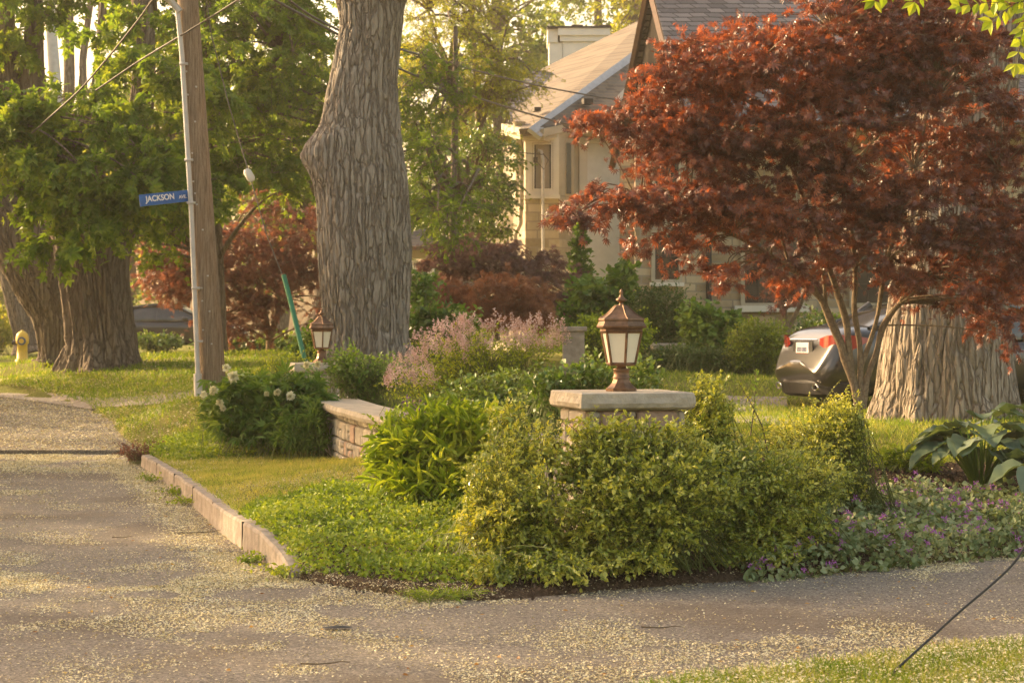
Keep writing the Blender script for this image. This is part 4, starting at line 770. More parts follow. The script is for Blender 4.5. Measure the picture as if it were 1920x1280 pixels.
mound('ground_juniper', 'low dark planting strip below the purple maple', 470, 45, [EP(450, 652, 45, 90, 14, .7, 1), EP(540, 650, 45, 60, 14, .7, .7)], 320, 8, DIA, .12, 'green', 80)
mound('ground_juniper', 'low dark planting in front of the dark parked car', 300, 50, [EP(300, 640, 50, 60, 14, .7, 1)], 220, 8, DIA, .12, 'green', 81)
mound('shrub', 'yellow green shrub at the left edge beyond the hydrant', -5, 62, [EP(0, 630, 62, 50, 30, 1, 1), EP(-20, 600, 62, 40, 40, 1, 1)], 240, 8, DIA, .17, 'yellowg', 82)
mound('shrub', 'dark shrub under the right side of the red maple behind the sedan', 1530, 34, [EP(1540, 620, 34, 70, 40, .7, 1)], 260, 8, DIA, .08, 'green', 83)
# ------------------------------------------------------------------ garden bed
mound('lilac_shrub', 'dwarf lilac shrub covered in pinkish blossom in the middle of the bed', 900, 17.8,
      [EP(920, 660, 17.8, 120, 50, .5, 1.5), EP(1010, 650, 17.8, 60, 40, .4, .6), EP(820, 680, 17.5, 60, 50, .4, .7), EP(770, 720, 17.2, 55, 44, .4, .7), EP(860, 640, 17.8, 50, 34, .4, .5)], 420, 12, OV, .034, 'lime', 91, foot=.3)
def blossoms(th_, E, n, seed, fl, ps, mat, h, w=.022, up=1.):
    r = np.random.default_rng(seed); tip, d, k = ell_sample(E, n, r, 3.5, .8); keep = d[:, 2] > -.35; tip = tip[keep]; n = len(tip)
    L = MB(); c = tip.repeat(fl, 0); t = r.random(len(c)); ax_ = nrm(r.normal(size=(n, 3)) * .35 + A([0, 0, up])).repeat(fl, 0)
    c = c + ax_ * (t * h)[:, None] + r.normal(size=c.shape) * (w * (1.1 - t))[:, None]
    L.leaves(DIA, c, randdir(len(c)), randdir(len(c)), ps * r.uniform(.6, 1.3, len(c)), 0, (r.random(n).repeat(fl) * .6 + r.random(len(c)) * .4)); th_.part('blossom', L, mat)
TH = Thing; 
lil = [o for o in scn.objects if o.name == 'lilac_shrub'][0]
class _W: pass
def wrap(o):
    w_ = TH.__new__(TH); w_.o = o; w_.loc = o.location.copy(); return w_
if 1: blossoms(wrap(lil), [EP(925, 645, 17.6, 125, 48, .45, 1.6), EP(1010, 640, 17.6, 55, 40, .35, .6), EP(820, 665, 17.3, 60, 46, .35, .7), EP(770, 715, 17.0, 50, 40, .35, .6), EP(850, 628, 17.6, 40, 30, .3, .4)], 350, 7, 46, .016, M['lilac'], .10, .022)
mound('climbing_shrub', 'light green trailing shrub on the wall below the burl trunk', 690, 22.0, [EP(680, 700, 22, 70, 40, .4, 1.3), EP(640, 690, 22, 40, 36, .4, .7), EP(735, 690, 22, 40, 34, .4, .5), EP(650, 660, 22.3, 30, 20, .3, .2)], 420, 9, OV, .045, 'midgreen', 92)
mound('green_perennial', 'feathery pale stems left of the far lantern', 530, 24.3, [EP(535, 675, 24.3, 46, 18, .3, 1), EP(590, 660, 24.6, 30, 25, .3, .3)], 90, 9, OV, .04, 'lime', 93)
mound('euonymus_shrub', 'glossy dark leaved shrub around the foot of the near lantern', 1110, 13.9, [EP(1085, 705, 13.9, 70, 34, .25, 1.1), EP(1200, 700, 13.7, 50, 32, .25, .7), EP(1140, 680, 14.1, 60, 28, .2, .6), EP(1030, 715, 13.9, 50, 26, .25, .6)], 300, 9, OVW, .044, 'green', 94)
mound('bayberry_shrub', 'broad glossy green shrub between the lilac and the lantern pillar', 930, 15.1, [EP(900, 730, 15.1, 90, 40, .35, 1.2), EP(980, 725, 15.1, 70, 40, .3, 1), EP(1010, 750, 14.8, 50, 30, .3, .5), EP(830, 760, 15, 50, 30, .3, .6), EP(940, 770, 14.7, 90, 34, .3, .9)], 620, 9, OV, .044, 'green', 95)
PE = [EP(500, 745, 21.3, 110, 46, .55, 1.6), EP(440, 760, 21.2, 60, 55, .45, .9), EP(570, 740, 21.4, 60, 45, .4, .8), EP(480, 800, 21.2, 90, 30, .4, .8)]
mound('peony_bush', 'dense dark green peony bush with cream blooms in front of the far pillar', 505, 21.3, PE, 520, 5, PEO, .145, 'midgreen', 96, foot=.3, upn=1.3, spreadl=.8)
peo = wrap([o for o in scn.objects if o.name == 'peony_bush'][0])
for (px, py, s_) in ((437, 707, .065), (424, 690, .045), (400, 732, .05), (412, 755, .045), (520, 735, .04), (545, 742, .05), (575, 684, .04), (596, 683, .04), (500, 738, .03), (382, 740, .04), (418, 765, .035)):
    r = np.random.default_rng(px); c = at(px, py, 20.75); L = MB(); n = 70; d = nrm(r.normal(size=(n, 3)) + A([0, -.3, .3])); L.leaves(OVW, np.repeat(c[None], n, 0) + d * s_ * .25, d, randdir(n), s_ * r.uniform(.6, 1, n)); peo.part('flower', L, M['cream'])
mound('lanceleaf_perennial', 'clump of narrow leaved stems at the foot of the wall end', 575, 20.6, [EP(585, 800, 20.6, 34, 44, .25, 1), EP(540, 810, 20.6, 34, 34, .25, .8), EP(600, 770, 20.7, 20, 30, .2, .3)], 110, 16, LANCE, .10, 'midgreen', 97, foot=.2, lift=.3, spreadl=.9)
LF = [EP(800, 850, 14.0, 80, 60, .35, 1.3), EP(870, 820, 14.0, 60, 50, .3, 1), EP(750, 880, 14, 60, 44, .3, .6), EP(900, 790, 14.2, 50, 34, .25, .5), EP(830, 910, 13.8, 90, 44, .3, 1), EP(730, 830, 14.1, 36, 34, .2, .3), EP(820, 790, 14.1, 60, 30, .25, .6)]
mound('loosestrife_clump', 'lime green clump of narrow arching leaves left of the rose bushes', 830, 14.0, LF, 330, 15, LANCE, .135, 'lime', 98, foot=.18, lift=.25, spreadl=.9)
mound('spirea_shrub', 'small bright lime shrub at the left tip of the bed over the wall', 745, 14.4, [EP(735, 815, 14.3, 45, 50, .25, 1), EP(710, 860, 14.2, 34, 34, .2, .6), EP(770, 860, 14.1, 45, 45, .2, .7), EP(760, 780, 14.5, 34, 28, .2, .3)], 280, 12, OV, .036, 'lime', 99, foot=.12)
# salvia spikes
r = np.random.default_rng(5); sp = Thing('salvia_plant', 'violet salvia spikes rising in front of the wall coping', 'plant', (px2x(785, 15.4), 15.4, .5)); L = MB(); S = MB()
for k in range(17):
    b = at(785 + r.normal() * 14, 850, 15.4); tp = at(785 + r.normal() * 34, r.uniform(738, 790), 15.4 + r.normal() * .15); S.tube([b, (b + tp) / 2, tp], [.003, .002, .001], 4); n = 60; t = r.random(n); c = tp + (b - tp) * (t * .5)[:, None] * .8 + r.normal(size=(n, 3)) * .007; L.leaves(DIA, c, randdir(n), randdir(n), .016)
sp.part('flower_spikes', L, M['salvia']); sp.part('stems', S, M['gstem'])
# rose bushes
def rosebush(label, px, D, E, n, seed, mat='rose', size=.033, br=.9, nl=24, tm=OV):
    return mound('rose_bush', label, px, D, E, n, nl, tm, size, mat, seed, cat='shrub', foot=.22, lift=.25, spreadl=.85, upn=.9, bright=br, group='rose bushes in the front bed', sprig=.24, r0=.004, r1=.0015)
rosebush('rounded rose bush at the left of the front bed, spilling to the pavement', 960, 12.0, [EP(955, 1000, 11.9, 90, 80, .35, 1.5), EP(940, 900, 12.1, 85, 70, .35, 1.3), EP(985, 830, 12.3, 70, 50, .3, .8), EP(1000, 960, 11.8, 90, 90, .3, 1.3), EP(905, 960, 12, 50, 60, .3, .6), EP(960, 1075, 11.6, 55, 25, .2, .4), EP(960, 785, 12.5, 46, 36, .25, .5), EP(930, 1085, 11.4, 60, 26, .2, .5), EP(1060, 1075, 11.4, 90, 26, .2, .5)], 900, 101)
rosebush('large rose bush hiding the front of the near pillar', 1200, 12.0, [EP(1180, 880, 12.0, 120, 66, .35, 1.6), EP(1250, 920, 11.9, 110, 80, .4, 1.6), EP(1130, 960, 11.8, 90, 90, .35, 1.4), EP(1330, 920, 12.1, 90, 60, .4, 1.1), EP(1290, 850, 12.2, 80, 36, .3, .7), EP(1190, 1055, 11.6, 90, 26, .25, .5), EP(1120, 815, 12.2, 70, 34, .2, .65), EP(1225, 812, 12.1, 95, 34, .22, .85), EP(1060, 850, 12.1, 40, 50, .2, .5), EP(1090, 1040, 11.8, 70, 40, .3, .5), EP(1230, 990, 11.8, 120, 50, .3, .9)], 1350, 102)
rosebush('loose shaded shrub between the rose bush and the silvery ground cover', 1440, 12.6, [EP(1430, 920, 12.6, 110, 85, .45, 1.5), EP(1390, 1000, 12.4, 100, 60, .4, 1.2), EP(1510, 900, 12.9, 95, 75, .4, 1.3), EP(1490, 990, 12.6, 80, 50, .4, .9), EP(1390, 860, 12.8, 80, 40, .3, .7), EP(1420, 1050, 12.1, 90, 22, .2, .4)], 1150, 103, 'rose', .030, .8)
rosebush('upright rose bush with dark foliage at the right corner of the pillar', 1330, 13.4, [EP(1330, 760, 13.4, 46, 56, .25, 1), EP(1320, 810, 13.2, 60, 40, .25, .7), EP(1300, 730, 13.5, 26, 30, .15, .25)], 300, 104, 'rose', .032)
rosebush('airy fine leaved shrub in front of the red maple stems', 1570, 14.2, [EP(1565, 830, 14.0, 58, 85, .3, 1.8), EP(1590, 770, 14.0, 28, 40, .2, .5), EP(1510, 820, 14.0, 60, 50, .3, 1), EP(1590, 900, 14.2, 40, 60, .3, .6), EP(1450, 830, 13.8, 50, 36, .25, .6), EP(1520, 920, 13.9, 80, 50, .3, 1), EP(1575, 775, 14.2, 32, 26, .2, .3)], 1000, 105, 'rose', .026, .9, 20)
# low ferny plant on the right lawn
mound('ferny_plant', 'small bright ferny plant on the lawn left of the hosta', 1700, 16.4, [EP(1700, 865, 16.4, 56, 26, .2, 1), EP(1660, 860, 16.5, 30, 18, .15, .4), EP(1740, 875, 16.3, 26, 20, .15, .3)], 260, 9, TRI, .045, 'lime', 106, foot=.15)
# hostas
def hosta(label, px, py, D, n, ht, seed, size, amin=0, amax=360):
    r = np.random.default_rng(seed); b = A(basept(px, D)); th = Thing('hosta', label, 'plant', b, 'hostas in the mulch bed'); S, L = MB(), MB()
    for i in range(n):
        a = R(r.uniform(amin, amax)); q = r.random() ** .7; lean = .12 + .85 * q; d = A([math.cos(a), math.sin(a), 0.]); st = b + d * .05; h = ht * (1.15 - .55 * q) * r.uniform(.85, 1.1); k = st + d * lean * ht * .62 + A([0, 0, h])
        mid = (st + k) / 2 + A([0, 0, .10 * ht]) - d * .03; t = np.linspace(0, 1, 7); pt = bez(st[None], mid[None], k[None], t); S.tube(pt, np.linspace(.012, .006, 7), 5)
        l = size * r.uniform(.75, 1.15); w_ = l * .42; u = np.linspace(0, 1, 9); dirl = nrm(d + A([0, 0, .35 - .75 * q]) + r.normal(size=3) * .12); side = nrm(np.cross(dirl, A([0, 0, 1.]))); up = np.cross(side, dirl); g = []
        for uu in u:
            ww = w_ * (math.sin(math.pi * min(1, uu ** .62)) ** .75 if 0 < uu < 1 else .01); cen = k + dirl * l * uu - A([0, 0, 1]) * l * .34 * uu ** 2
            g.append([cen + side * ww * v + up * (abs(v) ** 1.5 * ww * .38 + .012 * math.sin(uu * 14 + v * 3 + i)) for v in (-1, -.6, -.25, 0, .25, .6, 1)])
        L.grid(A(g), False, 0, r.random())
    th.part('leaves', L, M['hosta'], True); th.part('stalks', S, M['midgreen'])
hosta('large blue green hosta in the mulch at the right edge', 1838, 897, 15.6, 40, .50, 3, .31)
hosta('second blue green hosta cut by the right edge of the photograph', 1975, 930, 14.9, 26, .40, 4, .28)
# ground covers: leaves hugging the terrain
def cover(name, label, cat, x0, x1, y0, y1, poly, n, h, tm, size, mats, seed, flowers=0, cl=.05, fmat=1):
    r = np.random.default_rng(seed); x = r.uniform(x0, x1, n); y = r.uniform(y0, y1, n); s = sdist(x, y, poly); k = (s > -.05 + .1 * vnoise(np.stack([x * 6, y * 6, x * 0], -1), 3)); x, y, s = x[k], y[k], s[k]; n = len(x)
    z = np.maximum(ground(x, y), 0); mo = fbm(np.stack([x * 3, y * 3, x * 0], -1), 33); hh = h * (.1 + 1.5 * mo) * smooth01((s + .06) / .18)
    L = MB(); p = np.stack([x, y, z + hh * r.uniform(.35, 1.05, n)], -1); L.leaves(tm, p, randdir(n, .25), randdir(n, 1.3) + A([0, -.35, 0]), size * r.uniform(.6, 1.25, n), 0)
    nb = n // 3; L.leaves(tm, p[:nb] * A([1, 1, 0]) + np.stack([0 * z[:nb], 0 * z[:nb], z[:nb] + hh[:nb] * r.uniform(0, .5, nb)], -1), randdir(nb, .2), randdir(nb, .8), size, 0)
    if flowers:
        fx = r.choice(n, flowers, replace=False); c = p[fx] + A([0, 0, .035]); m_ = 16; cc = c.repeat(m_, 0) + r.normal(size=(flowers * m_, 3)) * A([.011, .011, .009]); L.leaves(DIA, cc, randdir(len(cc), .3), randdir(len(cc)), .017, fmat)
    return tag(L.build(name, mats), label, cat, kind='stuff')
polyGC = [g0(535, 1062), g0(640, 1096), g0(860, 1108), (.0, 12.6), (-.3, 14.5), (-.95, 15.4), (-1.9, 15.0), (-1.75, 13.7)]
polyGC = [(KERB[0][0] - .02, KERB[0][1] + .0), (KERB[1][0] - .10, KERB[1][1] + .15), g0(600, 1090), g0(760, 1106), g0(900, 1110), (.1, 12.6), (-.3, 14.4), (-.8, 15.3), (-1.4, 15.3), (-1.95, 14.5), (-1.86, 13.8), (-1.58, 12.9)]
cover('ground_cover', 'bright green low ground cover spilling over the near kerb', 'ground cover', -2.2, .3, 11.2, 15.5, polyGC, 32000, .12, OVW, .029, [M['cover']], 7)
polyLM = [g0(1400, 1094), g0(1500, 1084), g0(1700, 1066), g0(1920, 1044), (4.9, 14.2), (5.4, 15.6), (3.7, 15.1), (2.7, 15.2), (2.0, 15.0), (1.4, 13.6)]
cover('ground_cover', 'silvery leaved ground cover dotted with small purple flowers on the right', 'ground cover', 1.2, 5.5, 11.7, 15.8, polyLM, 24000, .15, OVW, .045, [M['lamium'], M['purple']], 8, 330)
polyS = [(-4.05, 22.0), (-3.6, 20.9), (-2.2, 20.9), (-2.0, 21.4), (-2.4, 22.6), (-4.2, 24.0)]
cover('ground_cover', 'strip of ivy like ground cover before the peony bush', 'ground cover', -4.3, -1.9, 20.6, 24.2, polyS, 8000, .10, OVW, .04, [M['cover']], 9)
# weeds along the kerb and at its far end
def weed(name, label, pts, n, size, mat, seed, tm=OV, h=.08, rad=.07, cat='weed'):
    for i, (x, y) in enumerate(pts):
        r = np.random.default_rng(seed + i); z = max(gh(x, y), zp(x, y)); th = Thing(name, label[i], cat, (x, y, z), 'weeds by the kerb'); L, S = MB(), MB(); b = np.repeat(A([[x, y, z]]), n, 0) + r.normal(size=(n, 3)) * A([rad * .4, rad * .4, 0]); tp = b + r.normal(size=(n, 3)) * A([rad, rad, .0]) + A([0, 0, 1]) * h * r.uniform(.4, 1.2, (n, 1))
        shoots(L, S, b, tp, r, 6, tm, size, t0=.2, r0=.0015, r1=.0008, K=4); th.part('leaves', L, M[mat]); th.part('stems', S, M['gstem'])
weed('weed', ['green weed against the kerb near its far end', 'taller green weed halfway along the kerb foot', 'small weed tuft at the kerb foot', 'flat weed patch near the kerb end', 'grassy weed tuft at the near end of the kerb'],
     [(px2x(300, 20), 19.6), (px2x(330, 18.2), 18.0), (px2x(352, 17.2), 17.0), (px2x(480, 12.9), 12.75), (px2x(540, 12.1), 12.0)], 26, .03, 'lime', 200, h=.07, rad=.08)
weed('weed', ['rusty red tuft of weeds at the far end of the kerb'], [(px2x(258, 22.2), 22.2)], 130, .035, 'jmaple_far', 210, h=.22, rad=.13)
weed('weed', ['grass tuft on the soil at the tip of the bed', 'second grass tuft further right on the bed tip'], [g0(795, 1128), g0(850, 1125)], 40, .05, 'lime', 220, NEED, .05, .09)
def bare_shoot(label, pts, D, mat):
    P_ = A([at(a, b, D) for a, b in pts]); th = Thing('rose_cane', label, 'branch', (P_[0][0], D, gh(P_[0][0], D))); S = MB(); S.tube(P_, np.linspace(.006, .002, len(P_)), 5); th.part('cane', S, M['twig'], True); L = MB(); r = np.random.default_rng(3)
    n = 34; t = r.uniform(.25, 1, n) * (len(P_) - 1); i = t.astype(int).clip(0, len(P_) - 2); p = P_[i] + (P_[i + 1] - P_[i]) * (t - i)[:, None]; L.leaves(OV, p, randdir(n, .3), randdir(n, .5), .032); th.part('leaves', L, M[mat])
bare_shoot('leaning bare rose cane left of the airy shrub', [(1440, 850), (1430, 800), (1405, 750), (1385, 718)], 13.6, 'rose')
bare_shoot('tall thin weed stalk over the concrete path', [(1404, 840), (1412, 780), (1416, 730), (1418, 695)], 14.0, 'midgreen')
# hanging ash branch at top right
def hanging():
    D = 11.5; P_ = A([at(a, b, D) for a, b in ((2050, -80), (1980, -40), (1930, 0), (1890, 10), (1830, 8))]); th = Thing('ash_branch', 'bright yellow green leafy branch hanging into the top right corner', 'branch', P_[0]); S, L = MB(), MB(); S.tube(P_, [.008, .006, .004, .003, .001], 5); r = np.random.default_rng(9)
    for a, b, c_, d_ in ((1900, 8, 1800, 12), (1930, 0, 1905, 120), (1960, -20, 1925, 60), (1930, -5, 1860, 40), (1990, -30, 1935, 130), (1750, -60, 1715, 5), (1740, -60, 1640, 2), (1940, -10, 1870, -10)):
        p0, p1 = at(a, b, D), at(c_, d_, D + r.normal() * .15); mid = (p0 + p1) / 2 + A([0, 0, .03]); t = np.linspace(0, 1, 7); q = bez(p0[None], mid[None], p1[None], t); S.tube(q, .0018, 4); tn = nrm(np.gradient(q, axis=0))
        for i in range(1, 7):
            for sg in (-1, 1):
                dd = tn[i] * .7 + sg * nrm(np.cross(tn[i], A([0, -1, .2]))) * .8; L.leaves(OVW if i < 0 else OV, q[i][None], dd[None] + r.normal(size=(1, 3)) * .15, A([[0, -.8, .6]]) + r.normal(size=(1, 3)) * .4, .085)
        L.leaves(OV, q[-1][None], tn[-1][None], A([[0, -.8, .6]]), .085)
    th.part('leaves', L, M['lime']); th.part('twigs', S, M['twig'])
hanging()
# ------------------------------------------------------------------ utility pole, sign, wires, hydrant
D = 26.0
b = at(401, 742, D); tp = at(352, 0, D); tp2 = b + (tp - b) * 1.75
th = Thing('utility_pole', 'leaning weathered wooden utility pole with white conduit, carrying the street sign', 'pole', (b[0], D, gh(b[0], D)))
m = MB(); m.tube([b + (tp2 - b) * t for t in np.linspace(-.03, 1, 14)], np.linspace(.175, .112, 14), 22, cap=True); th.part('pole', m, M['wood'], True)
m = MB(); q = A([at(372, 742, D - .19), at(371, 700, D - .19), at(367, 600, D - .18), at(359, 400, D - .17), (at(349, 230, D - .17)), at(341, 100, D - .16), at(333, 20, D - .16)]); m.tube(q, .033, 10, cap=True); m.tube(q[:2] + A([.0, 0, 0]), .055, 10, cap=True)
for py in (120, 300, 380, 540, 640): m.box(at(np.interp(py, [20, 742], [333, 372]) + 6, py, D - .19), (.11, .05, .03))
th.part('conduit', m, plain('grey_plastic', (.55, .54, .53), .5, var=.08), True)
m = MB(); m.tube(A([at(338, 22, D - .2), at(318, 0, D - .2), at(286, -18, D - .4), at(200, -60, D - 1)]), .045, 10, cap=True); th.part('lamp_bracket', m, M['galv'], True)
m = MB()
r = random.Random(4)
for k in range(16):
    py = r.uniform(20, 700); c = at(np.interp(py, [0, 742], [352, 401]) + r.uniform(-10, 10), py, D); c[1] -= .16; m = MB(); m.box(c, (.018, .05, .018)); th.part('nail', m, M['galv'])
# street sign
c0, c1, c2, c3 = at(262, 387, D - .55), at(355, 377, D - .1), at(354, 357, D - .1), at(262, 365, D - .55)
Lx = nrm(c1 - c0); up = nrm((c3 - c0) - Lx * ((c3 - c0) @ Lx)); nn3 = np.cross(Lx, up); W = np.linalg.norm(c1 - c0); H = .150
cen = (c0 + c1 + c2 + c3) / 4; th = Thing('street_sign', 'blue street name sign reading JACKSON AVE. on the utility pole', 'sign', cen)
def obox(m, cen, ux, uy, uz, sx, sy, sz, mat=0):
    v = [cen + ux * a * sx / 2 + uy * b_ * sy / 2 + uz * c_ * sz / 2 for c_ in (-1, 1) for a, b_ in ((-1, -1), (1, -1), (1, 1), (-1, 1))]; m.add(v, [(3, 2, 1, 0), (4, 5, 6, 7), (0, 1, 5, 4), (1, 2, 6, 5), (2, 3, 7, 6), (3, 0, 4, 7)], mat)
m = MB(); obox(m, cen, Lx, up, nn3, W, H, .008); th.part('plate', m, M['signblue'])
def text_part(th, s, cen, ux, uy, uz, width, height, mat, name='lettering', off=.02):
    cu = bpy.data.curves.new('t', 'FONT'); cu.body = s; cu.size = 1; cu.extrude = .02; cu.offset = off; to = bpy.data.objects.new('t', cu); scn.collection.objects.link(to); bpy.context.view_layer.update()
    me = bpy.data.meshes.new_from_object(to); bpy.data.objects.remove(to); v = A([x.co[:] for x in me.vertices]); lo, hi = v.min(0), v.max(0); v = (v - (lo + hi) / 2) / (hi - lo) * A([width, height, .003]); w_ = cen + v[:, :1] * ux + v[:, 1:2] * uy + v[:, 2:] * uz
    for i, x in enumerate(me.vertices): x.co = w_[i] - A(th.loc)
    me.materials.clear(); me.materials.append(mat); o = bpy.data.objects.new(name, me); scn.collection.objects.link(o); o.parent = th.o
text_part(th, 'JACKSON', cen - Lx * W * .10 + nn3 * .006, Lx, up, nn3, W * .58, H * .66, M['signwhite'])
text_part(th, 'AVE.', cen + Lx * W * .36 + nn3 * .006 - up * H * .04, Lx, up, nn3, W * .155, H * .30, M['signwhite'])
m = MB(); m.box(cen + Lx * (W / 2 + .02), (.05, .05, .10)); th.part('bracket', m, M['galv'])
# guy wire
th = Thing('guy_wire', 'thin steel guy wire running from the pole to a green guard', 'wire', at(574, 690, 24.5)); m = MB(); g_ = [at(372, -120, 26), at(395, 60, 25.8), at(430, 200, 25.5), at(468, 328, 25.2), at(500, 440, 25), at(533, 525, 24.8), at(574, 680, 24.5)]; m.tube(g_, .007, 6); th.part('cable', m, M['wire'], True)
m = MB(); a_, b_ = at(461, 318, 25.2), at(474, 340, 25.18); m.tube([a_, a_ * .8 + b_ * .2, a_ * .2 + b_ * .8, b_], [.03, .052, .052, .03], 10, cap=True); th.part('insulator', m, M['white'], True)
m = MB(); m.tube([at(532, 516, 24.75), at(545, 565, 24.65), at(574, 685, 24.4)], .032, 10, cap=True); th.part('green_guard', m, M['guard'], True)
def cable(label, pts, rad=.012, mat='wire'):
    P_ = A([at(*p) for p in pts]); t = np.linspace(0, 1, 30); k = np.linspace(0, 1, len(P_)); q = np.stack([np.interp(t, k, P_[:, i]) for i in range(3)], -1)
    for _ in range(3): q[1:-1] = (q[:-2] + 2 * q[1:-1] + q[2:]) / 4
    m = MB(); m.tube(q, rad, 6); o = m.build('overhead_cable', M[mat], smooth=True); tag(o, label, 'cable', 'overhead cables')
cable('upper overhead cable ending at the cream house roof', [(480, -60, 26), (560, 20, 27), (660, 70, 29), (760, 95, 33), (880, 130, 37), (1000, 160, 41), (1110, 180, 44), (1160, 188, 45.5)], .017)
cable('lower overhead cable ending at the cream house eave', [(430, -50, 26), (530, 10, 27), (630, 62, 29), (750, 133, 32), (860, 172, 36), (960, 205, 40), (1060, 233, 44), (1145, 246, 45.5)], .019)
cable('cable sloping up across the leaves left of the pole', [(60, 250, 30), (150, 170, 29), (210, 100, 28), (262, 35, 27), (300, -20, 26)], .014)
cable('brown cable crossing in front of the pole top', [(180, 170, 27), (260, 115, 26.5), (338, 68, 25.8), (400, 30, 25.5), (470, -15, 25)], .012)
cable('thin service wire from the bay conduit to the leaves', [(700, 200, 38), (850, 262, 42), (960, 285, 44.5), (1018, 290, 45.3)], .010)
# foreground black cable
th = MB(); q = A([at(1640, 1292, 8.25), at(1690, 1245, 8.4), at(1740, 1200, 8.55), at(1800, 1145, 8.75), at(1860, 1095, 8.95), at(1900, 1058, 9.1), at(1935, 1005, 9.2), at(1990, 900, 9.3)])
t = np.linspace(0, 1, 40); k = np.linspace(0, 1, len(q)); q = np.stack([np.interp(t, k, q[:, i]) for i in range(3)], -1)
for _ in range(4): q[1:-1] = (q[:-2] + 2 * q[1:-1] + q[2:]) / 4
th.tube(q, .0055, 8); tag(th.build('black_cable', M['black'], smooth=True), 'thin black cable curving up from the grass at the lower right', 'cable')
# second pole far left
th = Thing('utility_pole', 'pale grey distant pole between the leaning trunks at the top left', 'pole', basept(120, 46)); m = MB(); m.tube([A(basept(124, 46)) + A([0, 0, -.1]), at(104, 180, 46), at(94, 40, 46), at(88, -160, 46)], [.19, .16, .14, .12], 12, cap=True); th.part('pole', m, M['galv'], True)
# hydrant
D = 48.; c = A(basept(42, D)); k = D / F; c[2] = EYE + (HY - 678) * k
th = Thing('fire_hydrant', 'yellow fire hydrant with a dark blue ring on the left lawn', 'hydrant', c); m = MB(); m.lathe([(.17, -.05), (.17, .05), (.13, .06), (.12, .42), (.15, .44), (.155, .52), (.15, .60), (.13, .67), (.08, .72), (.03, .74), (.03, .77)], 20, c); th.part('body', m, M['hyd'], True)
def disc_tube(p, d, r0_, r1_, l, mat, name, n=18):
    d = nrm(A(d)); m = MB(); m.tube([A(p), A(p) + d * l], r0_, n, cap=True); th.part(name, m, mat, True)
disc_tube(c + A([0.02, -.12, .50]), (0, -1, 0), .10, .1, .05, M['hydblue'], 'blue_ring'); disc_tube(c + A([0.02, -.15, .50]), (0, -1, 0), .058, .1, .05, M['hyd'], 'cap'); disc_tube(c + A([-.1, 0, .46]), (-1, 0, 0), .055, .05, .14, M['dark'], 'nozzle')
# ------------------------------------------------------------------ cream house
def slab(m, pts, th_, mat=0):
    """planar polygon given a thickness behind it"""
    P_ = A(pts); n = nrm(np.cross(P_[1] - P_[0], P_[2] - P_[1])); 
    if n[1] > 0: n = -n; P_ = P_[::-1]
    k = len(P_); Q = P_ - n * th_; m.add(np.r_[P_, Q], [list(range(k))], mat); m.add(Q[::-1], [list(range(k))], mat)
    for i in range(k): j = (i + 1) % k; m.add([P_[j], P_[i], Q[i], Q[j]], [(0, 1, 2, 3)], mat)
h = Thing('cream_house', 'pale cream house with tan roof, corner bay and broad chimney', 'house', basept(1080, 48))
D0 = 45.6   # bay front depth
def wallq(m, x0, d0, x1, d1, ytop, ybot, mat=0, th_=.15):
    """vertical wall between two plan points given by pixel column and depth; heights from the first depth"""
    a, b2 = px2x(x0, d0), px2x(x1, d1); zt = EYE + (HY - ytop) / F * D0; zb = EYE + (HY - ybot) / F * D0
    slab(m, [(a, d0, zb), (b2, d1, zb), (b2, d1, zt), (a, d0, zt)], th_, mat); return zb, zt
m = MB(); wallq(m, 985, 45.6, 1048, 45.6, 248, 366); wallq(m, 962, 46.8, 985, 45.6, 248, 366); wallq(m, 1048, 45.6, 1088, 46.6, 244, 366); wallq(m, 900, 48.5, 963, 46.9, 262, 366); h.part('bay_wall', m, M['creamwall'])
m = MB(); wallq(m, 985, 45.6, 1048, 45.6, 367, 690); wallq(m, 962, 46.8, 985, 45.6, 367, 690); wallq(m, 1048, 45.6, 1088, 46.6, 367, 690); wallq(m, 900, 48.5, 963, 46.9, 367, 690); h.part('stone_base', m, M['bay_stone'])
m = MB(); wallq(m, 1087, 46.6, 1250, 46.6, 243, 700, 0, .3); h.part('garage_wall', m, M['stucco'])
def trimbox(m, x0, x1, y0, y1, d, th_=.06, mat=0):
    zc = EYE + (HY - (y0 + y1) / 2) / F * D0; m.box(((px2x(x0, d) + px2x(x1, d)) / 2, d - th_ / 2 - .003, zc), ((x1 - x0) * d / F, th_, (y1 - y0) * D0 / F), 0, mat)
m = MB(); trimbox(m, 1086, 1101, 252, 372, 46.58, .09); trimbox(m, 1101, 1250, 245, 262, 46.58, .06); trimbox(m, 1088, 1101, 372, 505, 46.58, .05, 0); h.part('trim', m, M['white']); m = MB(); trimbox(m, 986, 998, 250, 366, 45.59); trimbox(m, 1037, 1048, 250, 366, 45.59); trimbox(m, 998, 1037, 250, 268, 45.59); trimbox(m, 998, 1037, 356, 366, 45.59); trimbox(m, 984, 1050, 366, 373, 45.57, .12)
h.part('trim', m, M['white'])
